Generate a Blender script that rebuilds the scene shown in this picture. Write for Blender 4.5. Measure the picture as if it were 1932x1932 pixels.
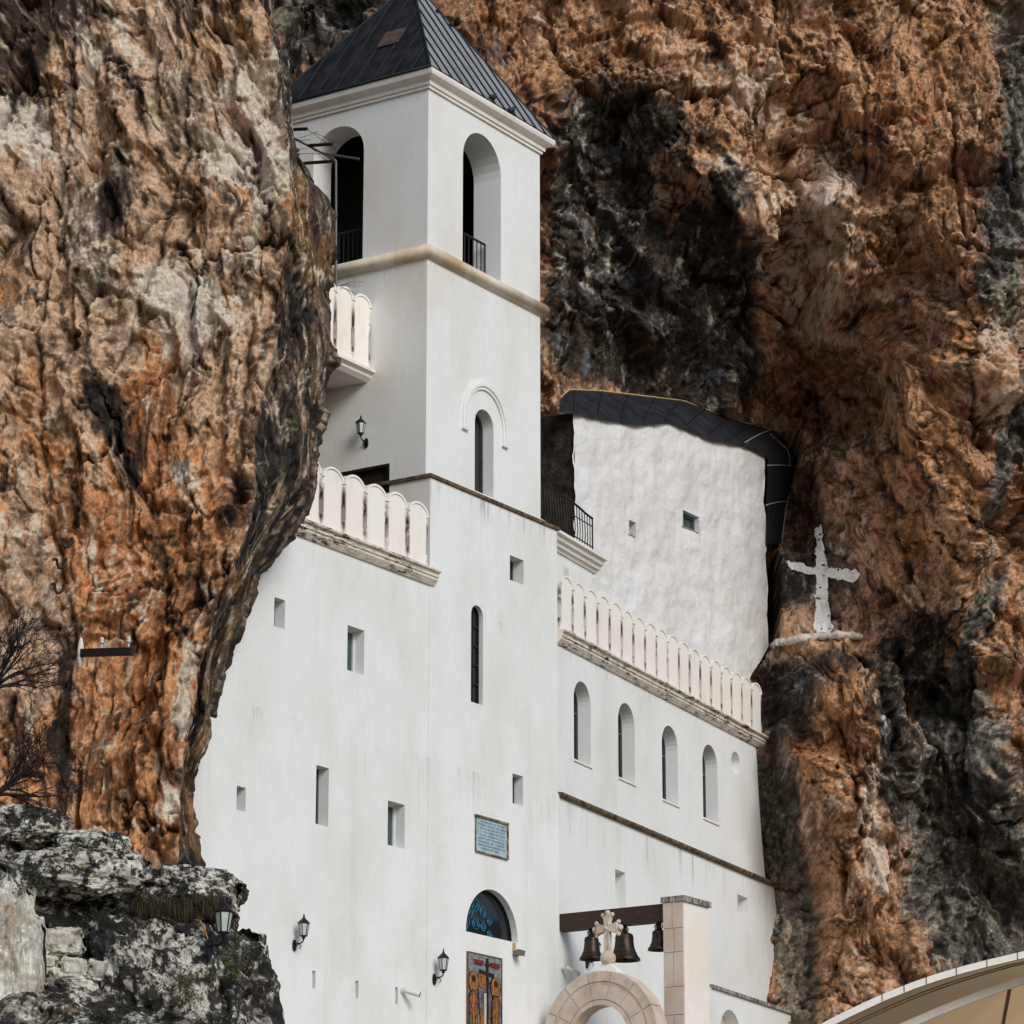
import bpy, bmesh, math, random
import numpy as np
from mathutils import Vector, Matrix
from mathutils.geometry import tessellate_polygon, delaunay_2d_cdt

for o in list(bpy.data.objects): bpy.data.objects.remove(o)
sc = bpy.context.scene
COL = sc.collection
rnd = random.Random(7)

# ------------------------------------------------------------------ camera, sky, sun, exposure
PITCH = math.radians(15.87); YAW = math.radians(32.94); FPX = 8250.0 / 1.325     # focal length in px of a 1932 px wide picture
Fh = np.array([math.cos(YAW), math.sin(YAW)]); Rh = np.array([math.sin(YAW), -math.cos(YAW)])
H0 = 66.0                                   # metres from camera to the front corner of the tower, along the view
def ray(px, py):
    return (px - 966.0) / FPX, (966.0 - py) / FPX
x_, y_ = ray(804.5, 700)
t_ = H0 / (math.cos(PITCH) - y_ * math.sin(PITCH))
CXY = -(Fh * H0 + Rh * x_ * t_)
CZ = 1.7
CAM = np.array([CXY[0], CXY[1], CZ])
FWD = np.array([Fh[0]*math.cos(PITCH), Fh[1]*math.cos(PITCH), math.sin(PITCH)])
UPV = np.array([-Fh[0]*math.sin(PITCH), -Fh[1]*math.sin(PITCH), math.cos(PITCH)])
R3 = np.array([Rh[0], Rh[1], 0.0])
F3 = np.array([Fh[0], Fh[1], 0.0])
cd = bpy.data.cameras.new('camera'); cam = bpy.data.objects.new('camera', cd); COL.objects.link(cam)
cd.sensor_width = 36; cd.lens = FPX / 1932 * 36; cd.clip_start = 0.5; cd.clip_end = 3000
cam.location = CAM
cam.rotation_euler = Vector(FWD).to_track_quat('-Z', 'Y').to_euler()
sc.camera = cam

SUN_TO = Vector((-0.38, -0.78, 0.52)).normalized()
w = bpy.data.worlds.new('World'); sc.world = w; w.use_nodes = True
nt = w.node_tree
sky = nt.nodes.new('ShaderNodeTexSky'); sky.sky_type = 'NISHITA'; sky.sun_disc = False
sky.sun_elevation = math.asin(SUN_TO.z); sky.sun_rotation = math.atan2(SUN_TO.x, SUN_TO.y)
sky.air_density = 1.0; sky.dust_density = 1.2; sky.ozone_density = 1.0
bg = nt.nodes['Background']; bg.inputs['Strength'].default_value = 0.085
nt.links.new(sky.outputs[0], bg.inputs['Color'])
sd = bpy.data.lights.new('sun', 'SUN'); sd.energy = 1.75; sd.angle = math.radians(28); sd.color = (1.0, 0.985, 0.965)
sun = bpy.data.objects.new('sun', sd); COL.objects.link(sun); sun.rotation_euler = SUN_TO.to_track_quat('Z', 'Y').to_euler()
sc.view_settings.view_transform = 'Standard'; sc.view_settings.look = 'None'
sc.view_settings.exposure = 0.22; sc.view_settings.gamma = 1.0

# ------------------------------------------------------------------ points
def at_h(px, py, d):
    """world point on the sight line of a picture point, d metres behind the tower corner"""
    x, y = ray(px, py)
    t = (H0 + d) / (math.cos(PITCH) - y * math.sin(PITCH))
    return CAM + t * (FWD + x * R3 + y * UPV)
def uz(px, py, d):
    p = at_h(px, py, d); q = p - CAM
    return float(q @ R3), float(p[2])
def W(u, d, z):                              # lateral, depth, height -> world (arrays)
    return np.stack([CXY[0] + Rh[0]*u + Fh[0]*(H0+d), CXY[1] + Rh[1]*u + Fh[1]*(H0+d), z + 0*u], -1)
class Frame:
    """a vertical plane: u along it, z up, w out of it"""
    def __init__(s, o, ang):
        s.o = np.array([o[0], o[1], 0.0]); s.u = np.array([math.cos(ang), math.sin(ang), 0.0]); s.n = np.array([math.sin(ang), -math.cos(ang), 0.0])
    def p(s, u, z, w=0.0): return s.o + s.u*u + s.n*w + np.array([0, 0, z])
    def px(s, px, py, w=0.0):
        x, y = ray(px, py); d = FWD + x*R3 + y*UPV
        o = s.o + s.n*w
        t = ((o - CAM) @ s.n) / (d @ s.n)
        q = CAM + d*t
        return float((q - s.o) @ s.u), float(q[2])
FR = Frame((0, 0), 0.0)                      # upper tower front
LF = Frame((0, 0), -math.pi/2)               # upper tower left face: u = -Y, outward -X
PROUD = 0.12
FL = Frame((0, -PROUD), 0.0)                 # lower tower front
FW = Frame((0, -PROUD + 0.012), 0.0)         # left wing front
TW = FR.px(1019, 600)[0]                     # tower width
LTW = FL.px(1053, 1500)[0]                   # lower tower right edge
RW = Frame((LTW - 0.02, -PROUD + 0.05), math.radians(7.9))
CH = Frame((0, 2.0), math.radians(0))        # cave chapel front

# ------------------------------------------------------------------ mesh builder
class MB:
    def __init__(s): s.v = []; s.f = []; s.m = []; s.smooth = []
    def add(s, verts, faces, m=0, smooth=False):
        b = len(s.v); s.v += [tuple(map(float, v)) for v in verts]
        for f in faces: s.f.append(tuple(b + i for i in f)); s.m.append(m); s.smooth.append(smooth)
    def hexa(s, P, m=0):                     # 8 points: bottom 4 ccw, top 4
        s.add(P, [(3,2,1,0),(4,5,6,7),(0,1,5,4),(1,2,6,5),(2,3,7,6),(3,0,4,7)], m)
    def fbox(s, fr, u0, u1, z0, z1, w0, w1, m=0):
        s.hexa([fr.p(u0,z0,w1), fr.p(u1,z0,w1), fr.p(u1,z0,w0), fr.p(u0,z0,w0), fr.p(u0,z1,w1), fr.p(u1,z1,w1), fr.p(u1,z1,w0), fr.p(u0,z1,w0)], m)
    def bbox(s, x0,x1,y0,y1,z0,z1,m=0):
        s.hexa([(x0,y0,z0),(x1,y0,z0),(x1,y1,z0),(x0,y1,z0),(x0,y0,z1),(x1,y0,z1),(x1,y1,z1),(x0,y1,z1)], m)
    def prism(s, fr, poly, w0, w1, m=0, smooth=False):  # polygon (u,z) extruded from w0 to w1 (w1 outer)
        n = len(poly)
        V = [fr.p(u,z,w1) for u,z in poly] + [fr.p(u,z,w0) for u,z in poly]
        tri = tessellate_polygon([[Vector((u,z,0)) for u,z in poly]])
        s.add(V, [tuple(t) for t in tri] + [tuple(n+i for i in t[::-1]) for t in tri], m)
        s.add(V, [(i, (i+1)%n, n+(i+1)%n, n+i)[::-1] for i in range(n)], m, smooth)
    def tube(s, pts, r, seg=8, m=0, cap=True, smooth=True):
        pts = [np.array(p, float) for p in pts]; n = len(pts)
        rr = r if hasattr(r, '__len__') else [r]*n
        rings = []
        prev = None
        for i, p in enumerate(pts):
            t = pts[min(i+1,n-1)] - pts[max(i-1,0)]; t = t/ (np.linalg.norm(t)+1e-9)
            a = np.array([0,0,1.0]) if abs(t[2]) < .9 else np.array([1.0,0,0])
            if prev is not None: a = prev
            x = np.cross(a, t); x /= np.linalg.norm(x)+1e-9; y = np.cross(t, x); prev = y
            rings.append([p + rr[i]*(math.cos(k*2*math.pi/seg)*x + math.sin(k*2*math.pi/seg)*y) for k in range(seg)])
        V = [q for ring in rings for q in ring]; Fc = []
        for i in range(n-1):
            for k in range(seg):
                Fc.append((i*seg+k, i*seg+(k+1)%seg, (i+1)*seg+(k+1)%seg, (i+1)*seg+k))
        s.add(V, Fc, m, smooth)
        if cap: s.add(V, [tuple(range(seg))[::-1], tuple((n-1)*seg+k for k in range(seg))], m)
    def lathe(s, c, prof, seg=24, m=0, axis=None):  # prof (r, z) about vertical at c
        c = np.array(c, float); V = []; Fc = []
        for r, z in prof:
            for k in range(seg): V.append(c + np.array([r*math.cos(k*2*math.pi/seg), r*math.sin(k*2*math.pi/seg), z]))
        for i in range(len(prof)-1):
            for k in range(seg): Fc.append((i*seg+k, i*seg+(k+1)%seg, (i+1)*seg+(k+1)%seg, (i+1)*seg+k))
        s.add(V, Fc, m, True)
    def ball(s, c, r, m=0, seg=14, sc_=(1,1,1)):
        prof = [(max(1e-4, math.sin(math.pi*i/10)), -math.cos(math.pi*i/10)) for i in range(11)]
        c = np.array(c, float); V = []; Fc = []
        for pr, z in prof:
            for k in range(seg): V.append(c + r*np.array([pr*math.cos(k*2*math.pi/seg)*sc_[0], pr*math.sin(k*2*math.pi/seg)*sc_[1], z*sc_[2]]))
        for i in range(10):
            for k in range(seg): Fc.append((i*seg+k, i*seg+(k+1)%seg, (i+1)*seg+(k+1)%seg, (i+1)*seg+k))
        s.add(V, Fc, m, True)
    def build(s, name, mats, parent=None, **kw):
        me = bpy.data.meshes.new(name)
        off = np.array(absloc(parent)) if parent is not None else np.zeros(3)
        me.from_pydata([tuple(np.array(v)-off) for v in s.v], [], s.f)
        mats = mats if isinstance(mats, (list, tuple)) else [mats]
        for m in mats: me.materials.append(m)
        me.polygons.foreach_set('material_index', s.m); me.polygons.foreach_set('use_smooth', s.smooth)
        me.update()
        o = bpy.data.objects.new(name, me); COL.objects.link(o)
        if parent is not None: o.parent = parent
        tag(o, **kw)
        return o
def absloc(o):
    l = Vector(o.location)
    while o.parent: o = o.parent; l += o.location
    return l
def tag(o, label=None, cat=None, group=None, kind=None):
    if label: o['label'] = label
    if cat: o['category'] = cat
    if group: o['group'] = group
    if kind: o['kind'] = kind
def thing(name, loc, label, cat, group=None):
    o = bpy.data.objects.new(name, None); COL.objects.link(o); o.location = tuple(map(float, loc)); o.empty_display_size = .3
    tag(o, label, cat, group); return o
def copy_tree(o, parent=None):
    c = o.copy(); COL.objects.link(c)
    if parent is not None: c.parent = parent
    for ch in list(o.children): copy_tree(ch, c)
    return c

# ------------------------------------------------------------------ materials
def lin(r, g, b):
    f = lambda c: (c/255/12.92 if c/255 <= .04045 else ((c/255+.055)/1.055)**2.4)
    return (f(r), f(g), f(b), 1)
def newmat(name):
    m = bpy.data.materials.new(name); m.use_nodes = True
    n = m.node_tree.nodes; return m, n, m.node_tree.links, n['Principled BSDF']
def setramp(r, stops):
    el = r.color_ramp.elements
    while len(el) > 1: el.remove(el[-1])
    el[0].position, el[0].color = stops[0][0], stops[0][1]
    for p, c in stops[1:]:
        e = el.new(p); e.color = c
def mixrgb(n, l, fac, a, b, bt='MIX'):
    x = n.new('ShaderNodeMix'); x.data_type = 'RGBA'; x.blend_type = bt
    for s, v in ((0, fac), (6, a), (7, b)):
        if hasattr(v, 'is_output'): l.new(v, x.inputs[s])
        else: x.inputs[s].default_value = v
    return x.outputs[2]
def mth(n, l, op, a, b=None, c=None, clamp=False):
    x = n.new('ShaderNodeMath'); x.operation = op; x.use_clamp = clamp
    for i, v in enumerate((a, b, c)):
        if v is None: continue
        if hasattr(v, 'is_output'): l.new(v, x.inputs[i])
        else: x.inputs[i].default_value = v
    return x.outputs[0]
def noise(n, l, scale, stretch=(1,1,1), detail=6, rough=.6, pos=None):
    if pos is None:
        g = n.new('ShaderNodeNewGeometry'); pos = g.outputs['Position']
    mp = n.new('ShaderNodeMapping'); mp.inputs['Scale'].default_value = stretch; l.new(pos, mp.inputs['Vector'])
    t = n.new('ShaderNodeTexNoise'); t.inputs['Scale'].default_value = scale; t.inputs['Detail'].default_value = detail; t.inputs['Roughness'].default_value = rough
    l.new(mp.outputs[0], t.inputs['Vector']); return t.outputs['Fac']
def mrange(n, l, v, a, b, c=0.0, d=1.0):
    x = n.new('ShaderNodeMapRange'); x.interpolation_type = 'SMOOTHSTEP'
    l.new(v, x.inputs[0])
    for i, k in enumerate((a, b, c, d)): x.inputs[i+1].default_value = k
    return x.outputs[0]
def bump(n, l, bs, h, strength, dist):
    b = n.new('ShaderNodeBump'); b.inputs['Strength'].default_value = strength; b.inputs['Distance'].default_value = dist
    l.new(h, b.inputs['Height']); l.new(b.outputs[0], bs.inputs['Normal'])
def simple(name, col, rough=.6, metal=0.0, var=.12, scale=8, stretch=(1,1,1), bmp=.15, bscale=60, bd=.005, col2=None):
    m, n, l, bs = newmat(name)
    a = noise(n, l, scale, stretch)
    c2 = col2 or tuple([min(1, c*(1-var*2)) for c in col[:3]] + [1])
    l.new(mixrgb(n, l, mrange(n, l, a, .35, .68), col, c2), bs.inputs['Base Color'])
    bs.inputs['Roughness'].default_value = rough; bs.inputs['Metallic'].default_value = metal
    if bmp: bump(n, l, bs, noise(n, l, bscale, stretch), bmp, bd)
    return m
def plaster(name, base, dirty, bands=(), streak=.25, mott=.10, bmp=.25, bscale=18, bd=.01):
    """lime plaster; bands = (top height, length, strength): rain streaks running down below a ledge"""
    m, n, l, bs = newmat(name)
    big = noise(n, l, .55, (1,1,.6), 5)
    c = mixrgb(n, l, mth(n, l, 'MULTIPLY', mrange(n, l, big, .38, .75), mott*3), base, dirty)
    fine = noise(n, l, 9, (1,1,.35), 5, .7)
    c = mixrgb(n, l, mth(n, l, 'MULTIPLY', mrange(n, l, fine, .45, .8), mott), c, (dirty[0]*.7, dirty[1]*.68, dirty[2]*.64, 1))
    g = n.new('ShaderNodeNewGeometry'); sp = n.new('ShaderNodeSeparateXYZ'); l.new(g.outputs['Position'], sp.inputs[0])
    st = noise(n, l, 5, (1,1,.06), 6, .75); st2 = noise(n, l, 1.3, (1,1,.3), 3)
    stm = mth(n, l, 'MULTIPLY', mrange(n, l, st, .47, .72), mrange(n, l, st2, .35, .65))
    for zt, ln, s in bands:   # streaks under each ledge
        k = mrange(n, l, sp.outputs[2], zt-ln, zt)
        k2 = mrange(n, l, sp.outputs[2], zt, zt+.01, 1, 0)
        f = mth(n, l, 'MULTIPLY', mth(n, l, 'MULTIPLY', k, k2), mth(n, l, 'MULTIPLY', stm, s), clamp=True)
        c = mixrgb(n, l, f, c, (.16, .13, .10, 1))
    if streak:
        s3 = noise(n, l, 2.2, (1,1,.05), 5, .7)
        c = mixrgb(n, l, mth(n, l, 'MULTIPLY', mrange(n, l, s3, .55, .8), streak), c, (dirty[0]*.75, dirty[1]*.72, dirty[2]*.66, 1))
    sp2 = noise(n, l, 7, (1,1,1), 1, .4)
    c = mixrgb(n, l, mrange(n, l, sp2, .80, .84, 0, .35), c, (.2,.18,.16,1))
    l.new(c, bs.inputs['Base Color']); bs.inputs['Roughness'].default_value = .92
    bs.inputs['Specular IOR Level'].default_value = .2
    h = mth(n, l, 'ADD', mth(n, l, 'MULTIPLY', noise(n, l, 2.2, detail=3), 1.6), noise(n, l, bscale, detail=6, rough=.65))
    bump(n, l, bs, h, bmp, bd)
    return m
def rockmat(name, rough=.93, fs=14.0, bd=.05, lichen=False):
    m, n, l, bs = newmat(name)
    a = n.new('ShaderNodeAttribute'); a.attribute_name = 'rock'
    f1 = noise(n, l, fs, (1,1,.85), 8, .72); f2 = noise(n, l, fs*3.5, (1,1,1), 4, .7)
    k = mth(n, l, 'MULTIPLY', mrange(n, l, f1, .32, .68, .72, 1.28), mrange(n, l, f2, .33, .67, .8, 1.2))
    x = n.new('ShaderNodeVectorMath'); x.operation = 'SCALE'; l.new(a.outputs['Color'], x.inputs[0]); l.new(k, x.inputs['Scale'])
    c = x.outputs[0]
    if lichen:                           # black and pale lichen colonies
        p = noise(n, l, 5, (1,1,.8), 9, .74); q = noise(n, l, 1.4, (1,1,1), 4, .6); r = noise(n, l, 9, (1,1,.8), 8, .75)
        c = mixrgb(n, l, mrange(n, l, r, .56, .62, 0, .7), c, lin(206,200,192))
        c = mixrgb(n, l, mrange(n, l, mth(n, l, 'ADD', p, mth(n, l, 'MULTIPLY', q, .5)), .735, .79, 0, .95), c, (.012,.0115,.011,1))
    l.new(c, bs.inputs['Base Color'])
    bs.inputs['Roughness'].default_value = rough; bs.inputs['Specular IOR Level'].default_value = .25
    h = mth(n, l, 'ADD', noise(n, l, fs*.45, (1,1,.75), 9, .7), mth(n, l, 'MULTIPLY', f1, .45))
    bump(n, l, bs, h, .6, bd)
    return m

ZL = FL.px(1060, 1003)[1]                 # ledge at the top of the lower tower
ZC = FW.px(820, 1108)[1]                  # underside of the left wing cornice
ZM = RW.px(1300, 1605)[1]                 # band across the right wing
ZRC = RW.px(1250, 1318)[1]                # underside of the right wing cornice
WHITE = lin(229, 232, 232); DIRTY = lin(196, 188, 174)
M = {}
M['wall'] = plaster('white_plaster', WHITE, DIRTY, [(ZL-.03, .7, .85), (ZM-.05, 1.1, .55), (ZRC, .5, .25), (ZC, .6, .2)], streak=.2, mott=.13)
M['tower'] = plaster('tower_plaster', WHITE, lin(205,192,170), [(FR.px(1019,600)[1]-.02, .8, .4)], streak=.24, mott=.13)
M['trim'] = plaster('cream_trim', lin(236,232,225), lin(196,180,156), [], streak=.3, mott=.12)
M['torus'] = plaster('ochre_stained_trim', lin(228,218,198), lin(158,126,80), [], streak=.5, mott=.24, bmp=.5, bscale=30)
def merlon_mat():
    m, n, l, bs = newmat('stained_merlon_plaster')
    tc = n.new('ShaderNodeTexCoord'); sp = n.new('ShaderNodeSeparateXYZ'); l.new(tc.outputs['Generated'], sp.inputs[0])
    e = mth(n, l, 'ABSOLUTE', mth(n, l, 'SUBTRACT', sp.outputs[0], .5))
    k = mth(n, l, 'MULTIPLY', mrange(n, l, e, .36, .47), mth(n, l, 'MULTIPLY', mrange(n, l, sp.outputs[2], .02, .2), mrange(n, l, sp.outputs[2], .62, .85, 1, 0)))
    ns = noise(n, l, 3.2, (1,1,.8), 6, .7)
    c = mixrgb(n, l, mth(n, l, 'MULTIPLY', mrange(n, l, noise(n, l, 2.5, (1,1,.4)), .5, .8), .35), lin(238,234,227), lin(206,190,166))
    c = mixrgb(n, l, mth(n, l, 'MULTIPLY', mth(n, l, 'MULTIPLY', k, mrange(n, l, ns, .36, .52)), .97), c, lin(70,46,28))
    l.new(c, bs.inputs['Base Color']); bs.inputs['Roughness'].default_value = .92
    bump(n, l, bs, noise(n, l, 20), .25, .008); return m
M['merlon'] = merlon_mat()
M['dirty'] = simple('rain_stained_plaster', lin(92,68,46), .95, var=.2, scale=6, stretch=(1,1,.6), col2=lin(34,24,16))
M['ledge'] = simple('mossy_ledge_stone', lin(120,100,74), .95, scale=7, col2=lin(38,28,20), bmp=.8, bscale=22, bd=.02)
def corn_mat():
    m, n, l, bs = newmat('stained_cornice_plaster')
    a = noise(n, l, 3.5, (1,1,5), 7, .75); b = noise(n, l, .9, (1,1,1), 3)
    f = mth(n, l, 'MULTIPLY', mrange(n, l, a, .48, .57), mrange(n, l, b, .38, .55))
    c = mixrgb(n, l, f, lin(222,214,200), lin(46,34,24))
    c = mixrgb(n, l, mth(n, l, 'MULTIPLY', mrange(n, l, noise(n, l, 6), .5, .75), .5), c, lin(168,140,100))
    l.new(c, bs.inputs['Base Color']); bs.inputs['Roughness'].default_value = .95
    bump(n, l, bs, noise(n, l, 25), .3, .01); return m
M['cornice'] = corn_mat()
M['glass'] = simple('dark_window_glass', (.012,.016,.02,1), .12, var=.1, bmp=0)
M['pale_glass'] = simple('grey_window_glass', (.05,.075,.085,1), .1, var=.1, bmp=0)
M['frame'] = simple('window_frame_paint', lin(70,80,84), .5, var=.1)
M['whiteframe'] = simple('white_frame_paint', lin(215,218,218), .45, var=.05)
M['iron'] = simple('black_iron', (.012,.012,.014,1), .5, .3, var=.2)
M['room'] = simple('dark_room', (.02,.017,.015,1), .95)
M['wood'] = simple('dark_brown_wood', lin(62,38,28), .7, scale=4, stretch=(12,1,12), col2=lin(34,20,15), bmp=.4, bscale=14)
M['doorwood'] = simple('black_brown_door_wood', lin(40,30,26), .6, scale=4)
M['stone'] = simple('pinkish_cut_stone', lin(212,197,184), .85, scale=2.5, col2=lin(188,167,148), bmp=.3, bscale=45)
M['stone2'] = simple('ochre_cut_stone', lin(210,198,186), .85, scale=1.6, col2=lin(196,178,158), bmp=.3, bscale=45)
M['joint'] = simple('dark_stone_joint', lin(110,84,64), .95)
M['capstone'] = simple('weathered_cap_stone', lin(168,160,150), .95, scale=14, stretch=(1,1,.2), col2=lin(60,55,50), bmp=.4, bscale=30)
M['bronze'] = simple('bell_bronze', lin(70,58,50), .45, .7, scale=6, col2=lin(40,30,24), bmp=.1)
M['lampglass'] = simple('frosted_lamp_glass', lin(186,196,188), .3, var=.06, scale=3)
M['roof'] = None
def roof_mat():
    m, n, l, bs = newmat('grey_sheet_metal')
    a = noise(n, l, 2.0, (1,1,.35), 7, .7); b = noise(n, l, .8, (1.4,1.4,.2), 4)
    c = mixrgb(n, l, mrange(n, l, a, .4, .7), lin(150,153,156), lin(112,116,120))
    c = mixrgb(n, l, mrange(n, l, b, .56, .72, 0, .55), c, lin(150,152,150))
    l.new(c, bs.inputs['Base Color']); bs.inputs['Metallic'].default_value = 0.0
    l.new(mrange(n, l, a, .3, .7, .38, .6), bs.inputs['Roughness'])
    bump(n, l, bs, noise(n, l, 1.5, detail=3), .25, .03); return m
M['roof'] = roof_mat()
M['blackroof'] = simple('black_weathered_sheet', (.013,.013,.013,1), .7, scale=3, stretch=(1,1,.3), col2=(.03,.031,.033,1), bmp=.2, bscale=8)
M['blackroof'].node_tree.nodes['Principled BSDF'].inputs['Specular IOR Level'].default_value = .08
M['seam'] = simple('dark_roof_seam', (.012,.013,.016,1), .6, .3)
M['rust'] = simple('rusty_patch', lin(96,74,60), .8, col2=lin(60,46,40))
def lead_mat():
    m, n, l, bs = newmat('black_lead_sheet')
    a = noise(n, l, 3, (1,1,.5), 7, .7); b = noise(n, l, 9, (1,1,.25), 5, .75)
    c = mixrgb(n, l, mrange(n, l, a, .4, .7), lin(32,34,40), lin(54,58,66))
    c = mixrgb(n, l, mrange(n, l, b, .66, .8, 0, .5), c, lin(150,156,164))
    l.new(c, bs.inputs['Base Color']); bs.inputs['Roughness'].default_value = .55; bs.inputs['Metallic'].default_value = .2
    bump(n, l, bs, noise(n, l, 5), .3, .02); return m
M['lead'] = lead_mat()
M['whiteline'] = simple('white_sealant', lin(190,196,204), .7, scale=20, col2=lin(120,126,134))
M['chapel'] = plaster('rough_limewash', lin(226,227,228), lin(196,188,176), [], streak=.1, mott=.14, bmp=.9, bscale=9, bd=.03)
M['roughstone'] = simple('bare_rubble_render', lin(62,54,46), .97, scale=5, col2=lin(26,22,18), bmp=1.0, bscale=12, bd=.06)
M['plaque'] = simple('pale_blue_marble', lin(176,200,208), .5, scale=5, col2=lin(150,170,180), bmp=0)
M['ink'] = simple('faded_blue_lettering', lin(86,122,138), .7, scale=9, col2=lin(110,130,142), bmp=0)
M['plaqueframe'] = simple('rusted_plaque_frame', lin(60,50,42), .9, scale=9, col2=lin(150,132,112))
M['plastic'] = simple('white_plastic', lin(215,215,208), .45, var=.05)
M['oliveplastic'] = simple('weathered_grey_plastic', lin(120,114,98), .6)
M['yellowplastic'] = simple('yellowed_plastic', lin(196,172,120), .6)
M['mgrey'] = simple('mosaic_grey', lin(140,140,142), .6, scale=16, col2=lin(96,98,104))
M['mgold'] = simple('mosaic_gold', lin(176,112,40), .45, scale=14, col2=lin(104,64,24))
M['mred'] = simple('mosaic_maroon', lin(84,30,30), .6, scale=13, col2=lin(150,92,44))
M['mblue'] = simple('mosaic_slate', lin(60,62,78), .6, scale=13, col2=lin(124,112,110))
M['mdark'] = simple('mosaic_dark', lin(26,22,22), .6, scale=30)
M['mskin'] = simple('mosaic_skin', lin(150,104,72), .6, scale=30)
M['mwhite'] = simple('mosaic_white', lin(214,206,196), .6, scale=24, col2=lin(170,160,146))
M['mgreen'] = simple('mosaic_green', lin(58,66,52), .6, scale=24, col2=lin(150,142,120))
M['mtext'] = simple('mosaic_red_letters', lin(140,50,56), .6)
M['cyan'] = simple('cyan_scrollwork', lin(36,140,170), .35, scale=12, col2=lin(18,80,110), bmp=0)
M['bark'] = simple('dead_bark', (.018,.014,.012,1), .9)
M['twig'] = simple('pale_twig', lin(120,104,84), .9)
M['green'] = simple('leaf_green', (.055,.075,.02,1), .7, scale=6, col2=(.10,.10,.02,1))
M['dkgreen'] = simple('dark_leaf_green', (.018,.028,.012,1), .8, scale=6, col2=(.035,.04,.015,1))
M['drygrass'] = simple('dark_dry_grass', (.035,.03,.014,1), .9, scale=6, col2=(.07,.055,.025,1))
M['tan'] = simple('tan_canopy_cloth', lin(205,172,132), .8, scale=1.2, col2=lin(186,152,112), bmp=.05)
m_, n_, l_, b_s = newmat('tan_canopy_fabric'); tr_ = n_.new('ShaderNodeBsdfTranslucent'); mx_ = n_.new('ShaderNodeMixShader'); mx_.inputs[0].default_value = .75
tr_.inputs[0].default_value = lin(240,200,148); b_s.inputs['Base Color'].default_value = lin(208,164,116); b_s.inputs['Roughness'].default_value = .85
l_.new(b_s.outputs[0], mx_.inputs[1]); l_.new(tr_.outputs[0], mx_.inputs[2]); l_.new(mx_.outputs[0], n_['Material Output'].inputs[0]); M['tan'] = m_
M['canopyedge'] = simple('white_canopy_frame', lin(232,228,220), .5, scale=3, var=.05)
M['canopyline'] = simple('brown_canopy_batten', lin(150,118,84), .7)
M['orangecable'] = simple('orange_cable_plastic', lin(196,130,30), .5)
M['galv'] = simple('galvanised_tube', lin(96,94,94), .5, .6)
M['pigeon'] = simple('slate_feathers', lin(46,54,64), .7, scale=20, col2=lin(30,34,40))
M['porcelain'] = simple('white_porcelain', lin(190,188,182), .25, var=.05)
M['mortar'] = simple('white_mortar', lin(226,220,212), .95, scale=6, col2=lin(180,168,154), bmp=.8, bscale=18, bd=.03)
M['paint'] = simple('white_cross_paint', lin(252,250,247), .9, scale=10, col2=lin(240,232,224), bmp=.6, bscale=20, bd=.02)
M['ground'] = simple('gravel_ground', lin(120,110,98), .95, scale=1.5, col2=lin(80,72,62), bmp=.5, bscale=12, bd=.03)
M['paving'] = simple('paving_stone', lin(168,158,146), .9, scale=1.5, col2=lin(140,128,112))
M['rock'] = rockmat('weathered_limestone')
M['rockclose'] = rockmat('lichen_limestone', fs=12.0, bd=.06, lichen=True)
M['rockpale'] = rockmat('pale_limestone', fs=12.0, bd=.05)

# ------------------------------------------------------------------ setting: ground and terrace
mb = MB(); mb.add([(-900,-900,0),(900,-900,0),(900,900,0),(-900,900,0)], [(0,1,2,3)]); mb.build('ground', M['ground'], kind='structure')
mb = MB(); mb.bbox(-9, 26, -9, 1.5, 0.01, 6.3); mb.build('terrace', M['paving'], kind='structure')

# ------------------------------------------------------------------ numpy noise for the rock
rs = np.random.RandomState(11)
PERM = rs.permutation(256).astype(np.int32); PERM = np.concatenate([PERM, PERM, PERM])
GR = rs.normal(size=(256, 3)); GR /= np.linalg.norm(GR, axis=1)[:, None]; GX, GY, GZ = [np.ascontiguousarray(GR[:, i]).astype(np.float32) for i in range(3)]
def gn(x, y, z):
    x, y, z = [np.asarray(q, np.float32) for q in np.broadcast_arrays(x, y, z)]
    fx, fy, fz = np.floor(x), np.floor(y), np.floor(z)
    xi, yi, zi = fx.astype(np.int32) & 255, fy.astype(np.int32) & 255, fz.astype(np.int32) & 255
    x, y, z = x-fx, y-fy, z-fz
    a, b, c = [t*t*t*(t*(t*6-15)+10) for t in (x, y, z)]
    out = 0
    for i in (0, 1):
        hi = PERM[xi+i]; wa = a if i else 1-a; dx = x-i
        for j in (0, 1):
            hj = PERM[hi+yi+j]; wb = wa*(b if j else 1-b); dy = y-j
            for k in (0, 1):
                g = PERM[hj+zi+k]
                out = out + (GX[g]*dx + GY[g]*dy + GZ[g]*(z-k))*(wb*(c if k else 1-c))
    return out*1.6
def fbm(x, y, z, o=5, g=.5, lac=2.03):
    s = 0; a = 1; t = 0
    for i in range(o):
        s = s + a*gn(x+17.1*i, y-9.3*i, z+5.7*i); t += a; a *= g; x, y, z = x*lac, y*lac, z*lac
    return s/t*1.5
def ridge(x, y, z, o=4, g=.5):
    s = 0; a = 1; t = 0
    for i in range(o):
        s = s + a*(1-2*np.abs(gn(x+31.7*i, y+7.9*i, z-3.1*i))); t += a; a *= g; x, y, z = x*2.1, y*2.1, z*2.1
    return s/t
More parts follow.
